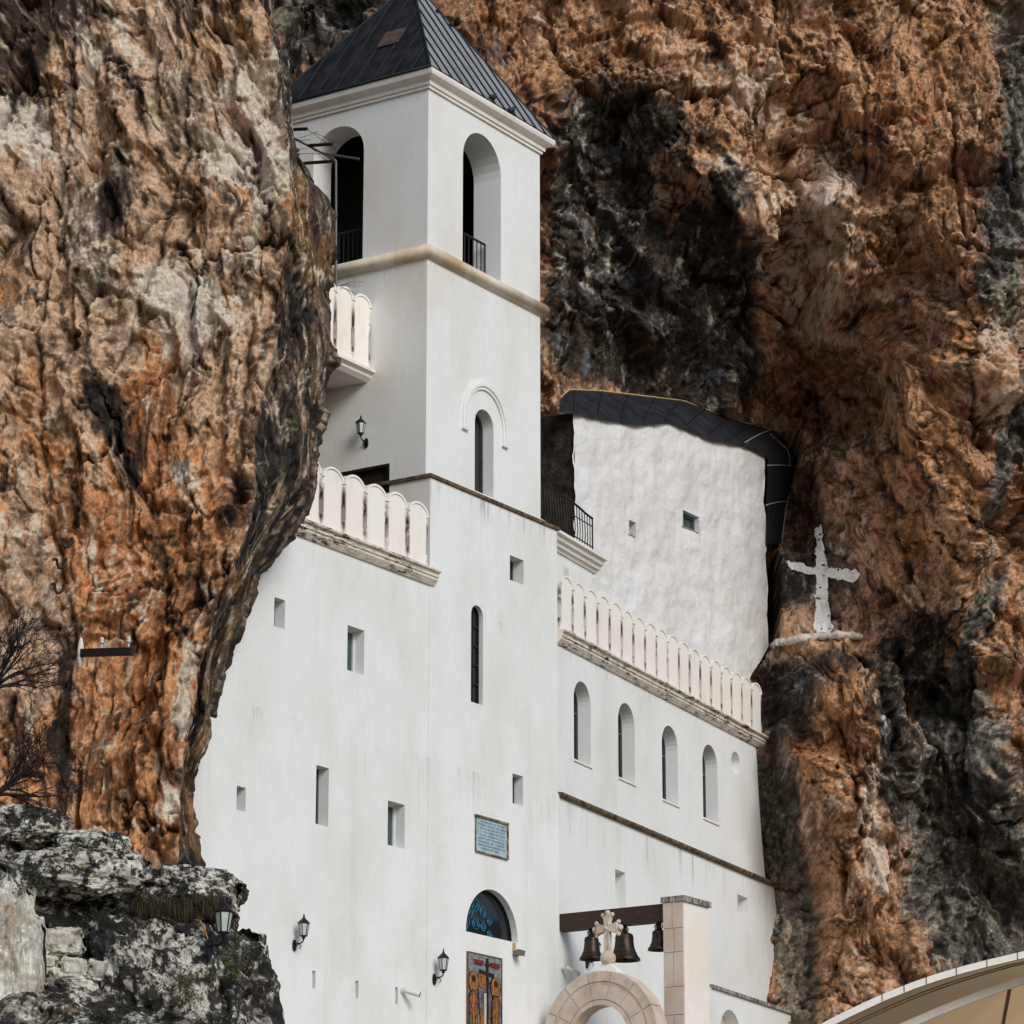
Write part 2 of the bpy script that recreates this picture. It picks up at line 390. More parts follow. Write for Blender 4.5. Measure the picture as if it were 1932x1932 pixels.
def facets(x, y, seed, k=9.0, tilt=.55, border=False):
    """blended random planes on a jittered grid: broken rock faces (and how close the nearest border runs)"""
    x = np.asarray(x, np.float32); y = np.asarray(y, np.float32)
    xi, yi = np.floor(x).astype(np.int32), np.floor(y).astype(np.int32)
    num = 0; den = 0; b1 = np.full(x.shape, 9, np.float32); b2 = b1.copy()
    for i in (-1, 0, 1):
        for j in (-1, 0, 1):
            cx, cy = xi+i, yi+j
            h = PERM[(PERM[(cx + seed) & 255] + cy) & 255]; h2 = PERM[h+37]; h3 = PERM[h2+71]; h4 = PERM[h3+13]; h5 = PERM[h4+101]
            dx, dy = x-(cx + np.float32(.05) + np.float32(.9/255)*h), y-(cy + np.float32(.05) + np.float32(.9/255)*h2)
            di = np.sqrt(dx*dx+dy*dy)
            w = np.exp(-k*di)
            pl = (h3*np.float32(1/255.)-.5)*.9 + tilt*((h4*np.float32(1/255.)-.5)*2*dx + (h5*np.float32(1/255.)-.5)*2*dy)
            num = num + w*pl; den = den + w
            if border:
                b2 = np.minimum(b2, np.maximum(di, b1)); b1 = np.minimum(b1, di)
    return (num/den, b2-b1) if border else num/den
def sm(x, a, b):
    t = np.clip((x-a)/(b-a), 0, 1); return t*t*(3-2*t)
def lerp(a, b, t): return a + (np.asarray(b)-a)*t[..., None]
GAIN, DESAT = 1.85, .24
def C(r, g, b):
    c = np.array(lin(r, g, b)[:3]); return (c + (c @ np.array([.3, .55, .15]) - c)*DESAT)*GAIN*np.array([.97, 1.055, 1.03])

def grid_mesh(name, P, col, mat, kind='structure', **kw):
    """P (rows, cols, 3), col (rows, cols, 3)"""
    r, c = P.shape[:2]
    me = bpy.data.meshes.new(name)
    me.vertices.add(r*c); me.vertices.foreach_set('co', P.reshape(-1).astype(np.float32))
    i = np.arange((r-1)*(c-1)); a = (i//(c-1))*c + i % (c-1)
    q = np.stack([a, a+1, a+c+1, a+c], 1).astype(np.int32)
    me.loops.add(q.size); me.loops.foreach_set('vertex_index', q.reshape(-1))
    me.polygons.add(len(q)); me.polygons.foreach_set('loop_start', np.arange(0, q.size, 4, dtype=np.int32))
    me.polygons.foreach_set('use_smooth', np.ones(len(q), bool))
    at = me.attributes.new('rock', 'FLOAT_COLOR', 'POINT')
    cc = np.ones((r*c, 4), np.float32); q_ = np.maximum(col.reshape(-1, 3), .004); cc[:, :3] = q_*np.minimum(1, .58/q_.max(1))[:, None]; at.data.foreach_set('color', cc.reshape(-1))
    me.materials.append(mat); me.update(calc_edges=True); me.validate()
    o = bpy.data.objects.new(name, me); COL.objects.link(o); tag(o, kind=kind, **kw); return o

class Blobs:
    """stain patches (centre, half sizes in metres, tilt, strength) on a rock face in (u, z)"""
    key = None; warp = None
    def __init__(s, items): s.i = items
    def __call__(s, u, z):
        out = np.zeros_like(u)
        if Blobs.key is not u:           # the ragged warp is the same for every patch list on one rock
            Blobs.key = u; Blobs.warp = (u + .34*fbm(u*1.5, z*1.1, 0*u+101, 6, .62), z + .5*fbm(u*1.5+40, z*1.0, 0*u+111, 6, .62))
        u, z = Blobs.warp
        for (cu, cz, ru, rz, a, st) in s.i:
            du, dz = u-cu, z-cz; ca, sa = math.cos(a), math.sin(a)
            p, q = (du*ca+dz*sa)/ru, (-du*sa+dz*ca)/rz
            out += st*np.exp(-(p*p+q*q)**1.3)
        return out
def seglines(u, z, lines):
    """distance to polylines"""
    d = np.full_like(u, 1e3)
    for ln in lines:
        for (a, b) in zip(ln[:-1], ln[1:]):
            ax, ay = a; bx, by = b[0]-a[0], b[1]-a[1]
            t = np.clip(((u-ax)*bx+(z-ay)*by)/(bx*bx+by*by+1e-9), 0, 1)
            d = np.minimum(d, np.hypot(u-ax-t*bx, z-ay-t*by))
    return d

# ------------------------------------------------------------------ the big cliff behind the church
CP = [(380,0,10),(520,0,9),(600,60,9.5),(640,130,8),(700,0,8),(900,-20,7.2),(960,130,7),(1030,235,7.2),(1000,40,7.2),(1200,0,8.2),(1500,0,8.2),(1800,0,8.6),(1932,0,9.4),(2050,0,8),
 (1200,-200,6.4),(1600,-200,6.4),(800,-200,6),(2000,-200,6),(400,-200,8),
 (1120,120,8.0),(1250,150,7.9),(1150,260,10.0),(1060,330,9.4),(1030,420,9.8),(1150,420,10.6),(1240,480,10.9),(1250,600,11.8),(1330,560,11.2),(1100,560,11),(1080,690,11.5),(1040,720,11),(1060,860,12.5),
 (1350,250,8.8),(1420,400,9.9),(1480,560,11.2),(1390,640,12),(1420,720,13.5),(1300,700,13.5),(1200,700,13.5),
 (600,760,1.9),(640,860,1.9),(590,850,1.7),(630,640,3.2),(560,600,3),(500,800,2),
 (1250,770,15.8),(1100,760,14.2),(1480,830,16.4),(1490,1000,16.8),(1470,1100,16.5),(1250,1000,19),(900,900,11),(900,500,9),(900,1300,14),(1200,1400,20),
 (1600,400,9.7),(1700,200,8.9),(1900,250,9.4),(1860,400,10.2),(1885,510,9.3),(1932,520,9.2),(1870,700,10.6),(1932,620,11.3),(1560,700,12.6),(1600,860,15.0),(1530,880,16.8),(1520,970,16.9),(1500,1030,16.9),(1400,775,15.9),(1440,790,16.4),(1485,800,16.8),(1520,830,17),(1750,800,11.5),(1830,900,11),(1932,800,12.5),(2050,600,12),
 (1560,1000,15.6),(1560,1150,15.4),(1620,1060,14.6),(1720,1050,13.4),(1820,1050,12.4),(1900,1050,13.5),(2050,1100,14),
 (1440,1240,15.4),(1520,1220,14.7),(1620,1215,14.5),(1460,1350,15.2),(1560,1330,13.7),(1650,1320,13.8),(1450,1500,15.6),(1490,1650,15.6),(1520,1850,15.4),(1440,1420,15.6),(1432,1275,16.2),(1425,1335,16.2),(1600,1500,14.0),(1620,1750,14),(1700,1420,13.8),
 (1740,1300,15.5),(1780,1500,15.4),(1800,1750,15),(1880,1300,13.6),(1932,1400,13),(1932,1600,14.5),(1850,1650,15.5),(2050,1500,14),(1700,1850,13.5),(1900,1932,14),(1600,2050,13.5),(1900,2100,13),(1450,2000,14.5),(1200,1900,18),(900,1900,18),(600,1500,8),(600,1900,8),(380,1000,6)]
CP = [(x, y, d + (2.4*(1-max(y, 0)/700) if x > 880 and y < 700 else 0)) for x, y, d in CP]
_n = Frame((0, 3.25), 0.0)
for x, y in [(1058,745),(1100,728),(1160,735),(1215,740),(1290,748),(1350,770),(1405,785),(1466,800),(1515,845),(1516,890),(1496,955),(1488,1030),(1110,712),(1215,722),(1300,730),(1360,752),(1420,768),(1480,785)]:
    p_ = _n.p(*_n.px(x, y)); CP.append((x, y, float((p_ - CAM) @ F3) - H0))
CP = [c for c in CP if c[:2] not in ((1420,720),(1480,830),(1490,1000),(1530,880),(1520,970),(1500,1030),(1400,775),(1440,790),(1485,800),(1520,830),(1250,770),(1100,760))]
CPU = np.array([(*uz(x, y, d), d) for x, y, d in CP])
def cliff_base(u, z):
    num = 0; den = 0
    for cu, cz, d in CPU:
        r2 = ((u-cu)/1.0)**2 + ((z-cz)/1.25)**2 + .35
        wt = 1/(r2*r2); num = num + wt*d; den = den + wt
    return num/den
def on_cliff(px, py):
    d = 10.0
    for _ in range(12):
        u, z = uz(px, py, d); d = .5*d + .5*float(cliff_base(np.array([u]), np.array([z]))[0])
    return uz(px, py, d)
def cpatch(lst):
    out = []
    for (x, y, rx, ry, a, s) in lst:
        u, z = on_cliff(x, y); k = 80.0
        out.append((u, z, rx/k, ry/k, math.radians(a), s))
    return Blobs(out)
def clines(lst): return [[on_cliff(x, y) for x, y in ln] for ln in lst]
CRACKS = clines([[(1040,60),(1055,120),(1110,170),(1180,205)],[(1180,205),(1270,180),(1350,165),(1370,200)],[(1340,330),(1400,430),(1450,600),(1440,690)],
 [(1290,470),(1340,520),(1400,560)],[(1440,600),(1500,610),(1520,560)],[(1460,690),(1540,790),(1545,860)],[(1540,830),(1560,1000),(1550,1080)],[(1545,1080),(1570,1200)],
 [(1835,650),(1832,760),(1845,830),(1880,840)],[(1620,660),(1660,760),(1650,800)],[(1700,430),(1710,480),(1800,490)],[(1790,190),(1810,330),(1830,470)],
 [(1430,270),(1470,330),(1460,390)],[(1500,210),(1560,180),(1600,170)],[(1560,250),(1620,240)],[(1700,1230),(1720,1330),(1760,1420),(1750,1560)],[(1560,1370),(1590,1460),(1620,1560)],
 [(1650,1250),(1690,1320),(1690,1420)],[(1575,1650),(1570,1760),(1555,1900)],[(1500,1420),(1505,1520)],[(1820,1230),(1800,1330),(1830,1480)],[(1870,1180),(1840,1250),(1815,1330)],[(1650,900),(1700,1000),(1720,1100)],[(1250,20),(1260,90)],
 [(1430,300),(1540,330)],[(1740,100),(1790,60)],[(1880,60),(1900,200),(1915,330)],[(1610,60),(1640,200),(1630,330)]])
DARK_POLY = None
EDGES = clines([[(1045,60),(1060,150),(1110,172),(1180,208),(1270,182),(1352,166),(1400,200)],[(1040,250),(1150,400),(1260,560),(1330,640),(1405,725)],[(1290,330),(1400,470),(1452,610),(1425,690)],
 [(1060,470),(1150,560),(1230,690)],[(1560,410),(1650,425)],[(1690,478),(1812,492)],[(1500,600),(1570,545),(1650,565)],[(1600,250),(1690,215)],[(1850,828),(1900,850)],[(1740,330),(1800,300)],[(1640,660),(1740,700)],
 [(1560,1050),(1640,1120)],[(1840,455),(1932,470)],[(1150,60),(1250,30),(1330,70)],[(1480,260),(1560,240)],[(1660,1000),(1740,1010)],[(1600,1560),(1700,1600)],[(1500,1350),(1600,1380)],[(1820,1560),(1900,1600)]])
def overhang(u, z):
    out = 0*u
    for ln in EDGES:
        best = np.full_like(u, 1e3); sg = np.zeros_like(u)
        for (a, b) in zip(ln[:-1], ln[1:]):
            bx, by = b[0]-a[0], b[1]-a[1]; L2 = bx*bx+by*by
            t = np.clip(((u-a[0])*bx+(z-a[1])*by)/L2, 0, 1)
            d = np.hypot(u-a[0]-t*bx, z-a[1]-t*by); m = d < best
            best = np.where(m, d, best); sg = np.where(m, np.sign(bx*(z-a[1])-by*(u-a[0])), sg)
        e = best*sg                       # positive above the edge
        out = out + .38*sm(-e, -.03, .06)*np.exp(-best/.55) - .10*sm(e, 0, .1)*np.exp(-best/.35)
    return out
CHB = Frame((0, 3.0), 0.0)                  # plane where the chapel roof meets the rock
UPX = [(1046,790),(1058,752),(1072,736),(1130,738),(1215,748),(1290,757),(1350,780),(1400,797),(1462,812),(1502,852),(1504,885),(1484,950),(1474,1026)]
def lat(p): q = p - CAM; return float(q @ R3), float(p[2])
UPW = [CHB.p(*CHB.px(x, y)) for x, y in UPX]
POLY = [lat(p) for p in UPW] + [lat(CHB.p(*CHB.px(x, y))) for x, y in [(1462,1034),(1462,1120),(1458,1250),(1300,1400),(1046,1400)]]
def in_poly(u, z, P):
    c = np.zeros(u.shape, bool); n = len(P)
    for i in range(n):
        (x0, y0), (x1, y1) = P[i-1], P[i]
        if y0 == y1: continue
        c ^= ((y0 > z) != (y1 > z)) & (u < (x1-x0)*(z-y0)/(y1-y0)+x0)
    return c
OUTC = [lat(at_h(x, y, 13.2)) for x, y in [(1456,1262),(1486,1218),(1540,1205),(1630,1206),(1672,1245),(1694,1300),(1702,1420),(1722,1600),(1742,1760),(1755,1960),(1545,1960),(1520,1500),(1475,1425)]]
def ledge(u, z):
    q1, q2 = .12*fbm(u*2.2, z*2.2, 0*u+401, 4, .6), .10*fbm(u*2.2, z*2.2, 0*u+411, 4, .6)
    return in_poly(u+q1, z+q2, OUTC)*sm(seglines(u+q1, z+q2, [OUTC+OUTC[:1]]), 0, .38)
def cliff(u, z):
    """depth and colour of the cliff at lateral u, height z"""
    d0 = cliff_base(u, z)
    wu = u + .5*fbm(u*.5, z*.4, 0*u+3, 3); wz = z + .6*fbm(u*.5, z*.4, 0*u+9, 3)
    # tilted axes: the beds of this cliff lean
    ws = wz - .75*d0; a = wu*.86 + wz*.22; b = -wu*.22 + ws*.95
    cl = np.clip(cF(u, z), 0, 1)
    j1, j2 = fbm(u*2.6, z*2.6, 0*u+301, 4, .6), fbm(u*2.6, z*2.6, 0*u+311, 4, .6)
    f1, e1 = facets(a*.50+.10*j1, b*.34+.10*j2, 5, 16, .9, True); f1 = f1*1.45
    f2, e2 = facets(a*1.25+9+.16*j1, b*.80+.16*j2, 19, 20, .9, True); f2 = f2*.60
    f3, e3 = facets(a*3.3+.2*j1, b*2.3+.2*j2, 41, 20, .8, True); f3 = f3*.19
    f4 = facets(a*9, b*6.5, 77, 14, .8)*.06
    g1, g2, g3 = [sm(fbm(u*q, z*q, 0*u+q*90, 3), -.05, .3) for q in (.7, 1.1, 1.9)]
    joint = np.exp(-(e1/.030)**2)*g1*.9 + np.exp(-(e2/.045)**2)*g2*.8 + np.exp(-(e3/.07)**2)*g3*.6
    r1 = ridge(wu*.45, wz*.22, d0*.2, 4)
    n1 = fbm(u*2.2, z*1.3, d0*1.6, 6, .55)
    n2 = fbm(u*9, z*6, d0*6+4, 4, .62)
    cr = seglines(u + .14*fbm(u*1.6, z*1.6, 0*u, 4), z + .14*fbm(u*1.6, z*1.6, 0*u+20, 4), CRACKS)
    fade = np.clip(fbm(u*.8, z*.8, 0*u+2, 2)+.3, 0, 1)
    crack = np.exp(-(cr/.06)**2)*.3*(.3+.9*fade) + np.exp(-(cr/.3)**2)*.10
    k = 1-.8*cl
    pit = sm(fbm(u*5.5, z*4.2, d0*4+207, 3, .55), .34, .6)
    d = k*(-f1*.8 - f2 - r1*.3) - (f3*1.2+f4*1.3)*(1-.8*cl) + .07*pit - n1*.08*(1-.5*cl) - n2*.035 + 1.3*crack*(1-.7*cl) + .16*joint*(1-.6*cl) + .15
    big = d0 + .4*cl - 1.15*ledge(u, z) + k*overhang(u + .16*fbm(u*2, z*2, 0*u+55, 4), z + .16*fbm(u*2, z*2, 0*u+66, 4))
    d = d + big
    back = (3.12 - CXY[1] - Rh[1]*u)/Fh[1] - H0 + .1*np.abs(n1)
    d = np.where(in_poly(u + .04*n2, z + .04*n1, POLY), np.maximum(d, back), d)
    return d, d0, (wu, wz, a, b, f1, f2, f3, n1, n2, cr, joint, big)
cF = cpatch([(1440,1290,45,70,0,1.0),(1555,1085,95,135,0,1.3),(1270,850,330,200,0,1.2),(1470,800,80,80,0,.8),(1460,1600,60,330,0,1.1)])
cD = cpatch([(600,110,80,70,0,1.0),(655,80,50,60,0,.8),(1120,330,110,200,0,.95),(1090,600,90,170,0,.85),(1230,520,140,150,-25,.95),(1330,620,80,150,-20,.9),(1200,250,120,60,0,.85),(1390,700,60,70,0,.9),(1345,440,50,120,-28,.8),(1410,610,45,90,-20,.8),(1200,700,160,40,0,.9),
 (1520,900,40,200,5,.35),(1555,1090,120,150,0,.6),(1500,1300,90,90,0,.5),(1470,1380,50,60,0,.7),(1650,1420,40,190,0,.55),(1600,1250,90,40,0,.35),(1740,1260,60,120,0,.8),(1780,1500,90,260,0,.35),(1800,1760,110,180,0,.3),(1690,1400,30,200,0,.8),(1900,1500,70,80,0,.5),(1900,330,40,120,0,.7),(1480,1080,60,60,0,.5),(1870,520,30,80,0,.6),
 (600,60,90,120,0,.4),(1450,1290,60,60,0,.5),(1620,1620,60,40,0,.4),(1450,960,40,140,0,.3),(940,90,60,80,0,.5),(1920,1250,40,60,0,.4)])
cG = cpatch([(1890,420,60,110,0,.9),(1900,560,60,90,0,.7),(1895,900,28,220,-12,1.0),(1850,1180,26,150,-28,1.0),(1800,1330,24,120,-10,.7),(1920,80,40,200,0,.8),(1910,260,40,160,0,.6),(1800,1600,130,330,0,1.1),(1890,1750,80,200,0,.9),(1250,330,100,60,-20,.5),(1150,500,90,120,0,.4),(590,60,90,90,0,1.2),(650,30,80,80,0,1.0),(1380,300,50,40,0,.3)])
cS = cpatch([(1462,1520,42,130,0,1.3),(1485,1700,42,150,3,1.3),(1505,1860,36,120,3,1.3)])
cO = cpatch([(1250,90,160,90,0,.5),(1650,200,160,160,0,.55),(1500,640,120,120,30,.4),(1800,600,90,160,0,.8),(1780,900,60,260,0,.7),(1680,850,70,150,0,.45),(1560,1330,120,90,0,.4),(1590,1480,80,110,-20,.7),(1900,1150,40,120,-20,.6),(1880,1330,40,110,20,.7),(1700,1000,60,130,0,.5),(1050,170,60,120,0,.6)])
cL = cpatch([(1500,450,110,120,30,.5),(1340,130,130,90,0,.45),(1450,200,110,80,0,.4),(1600,330,60,110,0,.5),(1530,330,120,60,0,.3),(1640,1560,22,110,0,1.3),(1650,1640,25,70,10,1.0),(1900,520,50,60,0,.9),(1880,640,50,60,0,.5),(1290,660,30,70,10,.7),(1350,320,50,40,-30,.7),(1560,1720,70,60,0,.5),(1620,1860,60,60,0,.4),(1880,760,26,110,0,.7),(1880,1420,26,80,20,.9),(1420,1240,60,26,0,.9),(1620,780,50,90,0,.35),(1560,560,90,80,30,.35),(1150,540,20,60,0,.6),(1640,1060,40,60,0,.25),(620,80,60,60,0,.5)])
def cliff_col(u, z, d0, ex):
    wu, wz, a, b, f1, f2, f3, n1, n2, cr, joint, big = ex
    z3 = d0*.7
    s1 = fbm(a*1.1, b*.26, z3, 5, .6); s2 = fbm(a*2.1+7, b*.50, z3+5, 6, .62); s3 = fbm(a*.55-4, b*.4, z3+11, 5, .6)
    s4 = fbm(u*5, z*3, d0*3+2, 5, .65); s5 = fbm(a*3.2, b*.5, z3+31, 4, .6)
    D, G, O, L = cD(u, z), cG(u, z), cO(u, z), cL(u, z)
    col = np.zeros(u.shape+(3,)) + C(142,98,66)
    col = lerp(col, C(112,78,52), sm(s1, -.15, .25))
    col = lerp(col, C(176,130,98), sm(s3+.35*s4+L*.5, .02, .45)*.85)
    col = lerp(col, C(142,92,46), sm(s2+O*.6, .12, .5)*.8)
    col = lerp(col, C(152,90,44), sm(s5+O*.4, .35, .65)*.7)
    col = lerp(col, C(204,176,156), sm(s4*.8+s1*.5+L*1.0, .40, .8)*.9)
    col = lerp(col, C(88,85,80), sm(G+.35*s4+.3*s2, .3, .75)*.9)
    col = lerp(col, C(72,66,58), sm(G*.6+.5*s5, .45, .8)*.7)
    col = lerp(col, C(92,84,72), sm(cS(u, z)+.15*s4, .35, .6)*.9)
    col = lerp(col, C(40,36,34), sm(D*1.25+.5*s2+.25*s4+.2*f2, .42, .9)*.95)
    col = lerp(col, C(52,36,26), sm(s5*.9+s4*.5+D*.3, .35, .7)*.75)
    # pale calcite runs and painted grey gleams of light inside the black stain
    col = lerp(col, C(150,138,128), sm(fbm(a*2.6, b*1.3, z3+51, 6, .66)+D*.1, .30, .6)*sm(D, .2, .8)*.7)
    col = lerp(col, C(86,88,94), sm(fbm(u*1.8, z*1.4, z3+61, 6, .68), .1, .4)*sm(D, .3, .9)*.6)
    col = lerp(col, C(232,204,176), sm(fbm(u*14, z*14, z3+71, 3), .5, .62)*sm(O, .2, .7)*.5)
    col = lerp(col, C(20,16,14), np.exp(-(cr/.045)**2)*.8*sm(s3+s4*.5, -.4, .1))
    va = a + .5*fbm(a*1.2, b*.9, z3+120, 4); vb = b + .5*fbm(a*1.2, b*.9, z3+130, 4)
    v1 = ridge(va*1.7, vb*.8, z3+140, 4, .55); v2 = ridge(va*3.1, vb*1.2, z3+150, 3, .55)
    col = lerp(col, C(30,22,16), sm(v1+.15*s4, .55, .85)*.85*sm(s3, -.5, .3))
    col = lerp(col, C(196,160,132), sm(v2, .66, .95)*.5*sm(s1, -.3, .2)*(1-.6*np.clip(D, 0, 1)))
    sp = fbm(u*17, z*12, d0*11+91, 3, .7)
    col = lerp(col, C(38,27,20), sm(sp+.5*s4, .38, .62)*.7)
    col = lerp(col, C(34,27,22), sm(s2*.8 - s1*.5 + s4*.6 + .1*f2, .30, .52)*.85)
    col = lerp(col, C(18,14,11), np.clip(joint*1.1, 0, 1)*.85)
    col = np.power(np.maximum(col, 1e-4)/.2, 1.14)*.2*.93
    col *= np.exp(1.15*s4 + .5*n2 + .8*sp)[..., None]
    return col
def cliff_pos(u, z, lift=0.0, res=None):
    """world points of the cliff face: relief stands off along the normal of the underlying slope"""
    d, d0, ex = res or cliff(u, z)
    e = .9
    gu = .4*np.clip((cliff_base(u+e, z)-cliff_base(u-e, z))/(2*e), -1.3, 1.3); gz_ = .4*np.clip((cliff_base(u, z+e)-cliff_base(u, z-e))/(2*e), -1.5, 1.5)
    free = ~in_poly(u, z, POLY)
    gu, gz_ = gu*free, gz_*free
    n = np.sqrt(1+gu*gu+gz_*gz_); big = ex[-1]; h = big-d+lift
    return W(u + h*gu/n, np.where(free, big - h/n, d-lift), z + h*gz_/n)
def face_uz(P, it=9):
    """(u, z) whose cliff point is seen at each picture point"""
    q = np.array([on_cliff(x, y) for x, y in P]); uq, zq_ = q[:, 0].copy(), q[:, 1].copy()
    for _ in range(it):
        w_ = cliff_pos(uq, zq_) - CAM; f_ = w_ @ FWD
        ex_, ey2 = 966 + FPX*(w_ @ R3)/f_, 966 - FPX*(w_ @ UPV)/f_
        uq += .8*(np.array([p[0] for p in P])-ex_)*f_/FPX; zq_ -= .8*(np.array([p[1] for p in P])-ey2)*f_/FPX
    return uq, zq_
def cliff_grid(px0, px1, z0, z1, du):
    u = np.arange(px0, px1, du); z = np.arange(z0, z1, du*1.0)
    return np.meshgrid(u, z)
z_top = uz(1400, -330, 3)[1]; z_bot = 5.0
U, Z = cliff_grid(-9.0, 13.5, z_bot, z_top, .03)
d, d0, ex = cliff(U, Z)
grid_mesh('cliff', cliff_pos(U, Z, res=(d, d0, ex)), cliff_col(U, Z, d0, ex), M['rock'])

# ------------------------------------------------------------------ left rock buttress and the lichen slope: swept rock bodies
def interp(lst, d):
    q = sorted([uz(x, y, d)[::-1] for x, y in lst]); q = np.array(q); return q[:, 0], q[:, 1]
def buttress(name, E, K, dE, dK, dL, u0, zr, step, disp, colour, mat, tilt=None, zwarp=None, nb=50, seed=0, **kw):
    zz = np.arange(zr[0], zr[1], step)
    ez, eu = interp(E, dE); kz, ku = interp(K, dK)
    uE = np.interp(zz, ez, eu); uK = np.minimum(np.interp(zz, kz, ku), uE-.15)
    tl = (lambda z: 0*z) if tilt is None else tilt
    nf = int((np.mean(uK)-u0)/step); ns = int(np.hypot(np.mean(uE-uK), dE-dK)/step)
    t1 = np.linspace(0, 1, nf)[None, :]; t2 = np.linspace(0, 1, ns+1)[None, 1:]; t3 = (np.linspace(0, 1, nb+1)[None, 1:])**1.5
    Z = zz[:, None]
    uKc, uEc = uK[:, None], uE[:, None]
    ua = u0 + (uKc-u0)*t1; da = dL + (dK-dL)*t1**1.6 + 0*ua
    ub = uKc + (uEc-uKc)*t2; db = dK + (dE-dK)*t2**1.35 + 0*ub
    uc = uEc - 2.2*t3; dc = dE + (16)*t3 + 0*uc
    U = np.concatenate([ua, ub, uc], 1); D = np.concatenate([da, db, dc], 1); Zg = Z + 0*U
    D = D + tl(Zg)
    # displacement direction turns from facing out to facing right around the edge
    th = np.concatenate([.15*sm(t1[0], .9, 1.0), .25+.7*t2[0]**.8, .95 + .55*np.minimum(1, t3[0]*4)])[None, :] + 0*U
    s = np.concatenate([t1[0]*(np.mean(uK)-u0), np.mean(uK)-u0 + t2[0]*np.hypot(np.mean(uE-uK), dE-dK), np.mean(uK)-u0+3 + t3[0]*16])[None, :] + 0*U
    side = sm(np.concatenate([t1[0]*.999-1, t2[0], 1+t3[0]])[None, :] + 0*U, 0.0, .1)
    if zwarp: Zw = zwarp(U, Zg)
    else: Zw = Zg
    h, ex = disp(s, Zg, U, D)
    h = h*(1-.42*side)
    h = (h - .10*np.exp(-((np.concatenate([t1[0]-2, t2[0]-1, t3[0]*6])[None, :])/.5)**2))*(1 - .55*np.exp(-((np.concatenate([t1[0]-2, t2[0]-1, t3[0]*6])[None, :])/.35)**2))
    U2 = U + h*np.sin(th); D2 = D - h*np.cos(th)
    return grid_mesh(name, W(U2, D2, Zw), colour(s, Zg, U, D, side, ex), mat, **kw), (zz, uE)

def disp_left(s, z, u, d):
    wu = s + .45*fbm(s*.5, z*.35, 0*s+3, 3); wz = z + .6*fbm(s*.5, z*.3, 0*s+13, 3)
    a = wu + wz*.16; b = wz - wu*.15
    j1, j2 = fbm(s*2.6, z*2.2, 0*s+301, 4, .6), fbm(s*2.6, z*2.2, 0*s+311, 4, .6)
    f1, e1 = facets(a*.58+.1*j1, b*.28+.1*j2, 61, 16, .9, True); f1 = f1*1.2
    f2, e2 = facets(a*1.5+3+.16*j1, b*.72+.16*j2, 83, 20, .9, True); f2 = f2*.46
    f3, e3 = facets(a*3.8+.2*j1, b*2.1+.2*j2, 97, 20, .8, True); f3 = f3*.20 + facets(a*10, b*6, 31, 14, .8)*.06
    g1, g2, g3 = [sm(fbm(s*q, z*q, 0*s+q*90, 3), -.05, .3) for q in (.7, 1.1, 1.9)]
    joint = np.exp(-(e1/.030)**2)*g1*.9 + np.exp(-(e2/.045)**2)*g2*.8 + np.exp(-(e3/.07)**2)*g3*.6
    r = ridge(a*.8, b*.16, 0*s+3, 4)
    n1 = fbm(s*2.4, z*.9, d*.6, 6, .55); n2 = fbm(s*10, z*7, d*.5, 4, .6)
    r2 = ridge(a*2.4, b*.45, 0*s+9, 3)
    cr = seglines(u + .08*fbm(s*2, z*2, 0*s, 3), z + .08*fbm(s*2, z*2, 0*s+7, 3), LCR)
    h = f1*.62 + f2 + f3 + r*.16 + r2*.06 + n1*.08 + n2*.03 - .15*joint - np.exp(-(cr/.06)**2)*.22*np.clip(.5+fbm(s*.9, z*.7, 0*s+40, 2), 0, 1) - np.exp(-(cr/.3)**2)*.08 - .2
    return h, (a, b, f2, f3, n1, n2, cr, joint)
DK = -9.3
def lp(x, y): return uz(x, y, DK)
LCR = [[lp(*p) for p in ln] for ln in [[(380,310),(430,300),(490,330)],[(370,0),(375,150),(360,330),(300,530),(230,720)],[(150,0),(160,300),(130,470)],[(240,400),(230,520),(180,640)],[(400,70),(470,110)],
  [(590,270),(560,290)],[(470,250),(500,310),(540,330)],[(215,780),(220,870),(300,1000)],[(180,640),(190,760),(250,900)],[(480,600),(450,900),(470,1000)],[(100,700),(110,1000),(150,1200),(120,1550)],[(420,1130),(380,1300),(350,1450)],
  [(300,980),(330,1150),(310,1350),(290,1600)],[(60,0),(80,200),(40,330)]]]
def lpatch(lst): return Blobs([(*lp(x, y), rx/100, ry/100, math.radians(a), s) for x, y, rx, ry, a, s in lst])
lD = lpatch([(60,110,90,190,0,1.2),(190,60,60,60,0,.3),(240,430,34,90,-10,.9),(210,800,40,60,0,1.2),(250,900,30,80,0,.7),(130,1360,24,200,0,.9),(330,1130,50,120,-20,.5),(430,1200,50,120,25,.8),(440,1030,40,80,0,.5),(330,1480,40,90,0,.5),(230,1500,60,120,0,.5),(360,60,50,60,0,.6),(560,800,60,160,-25,.3),(600,560,40,150,0,.4),(500,860,40,120,-30,.6),(280,230,60,140,0,.45),(20,1300,40,90,0,.4)])
lO = lpatch([(300,700,30,120,-12,1.2),(280,800,70,110,0,1.1),(210,1050,80,180,0,1.0),(280,1250,90,250,0,1.2),(340,1000,80,160,0,.9),(420,1000,50,120,0,.7),(360,1520,50,120,0,1.3),(150,1440,60,130,0,.9),(560,380,22,130,0,.9),(600,440,40,60,0,.7),(600,520,40,60,0,.5),(430,420,60,70,0,.5),(100,900,60,140,0,.5),(60,640,70,200,20,.5),(390,130,30,80,0,.4),(225,1560,80,100,0,.5),(90,1450,60,100,0,.6)])
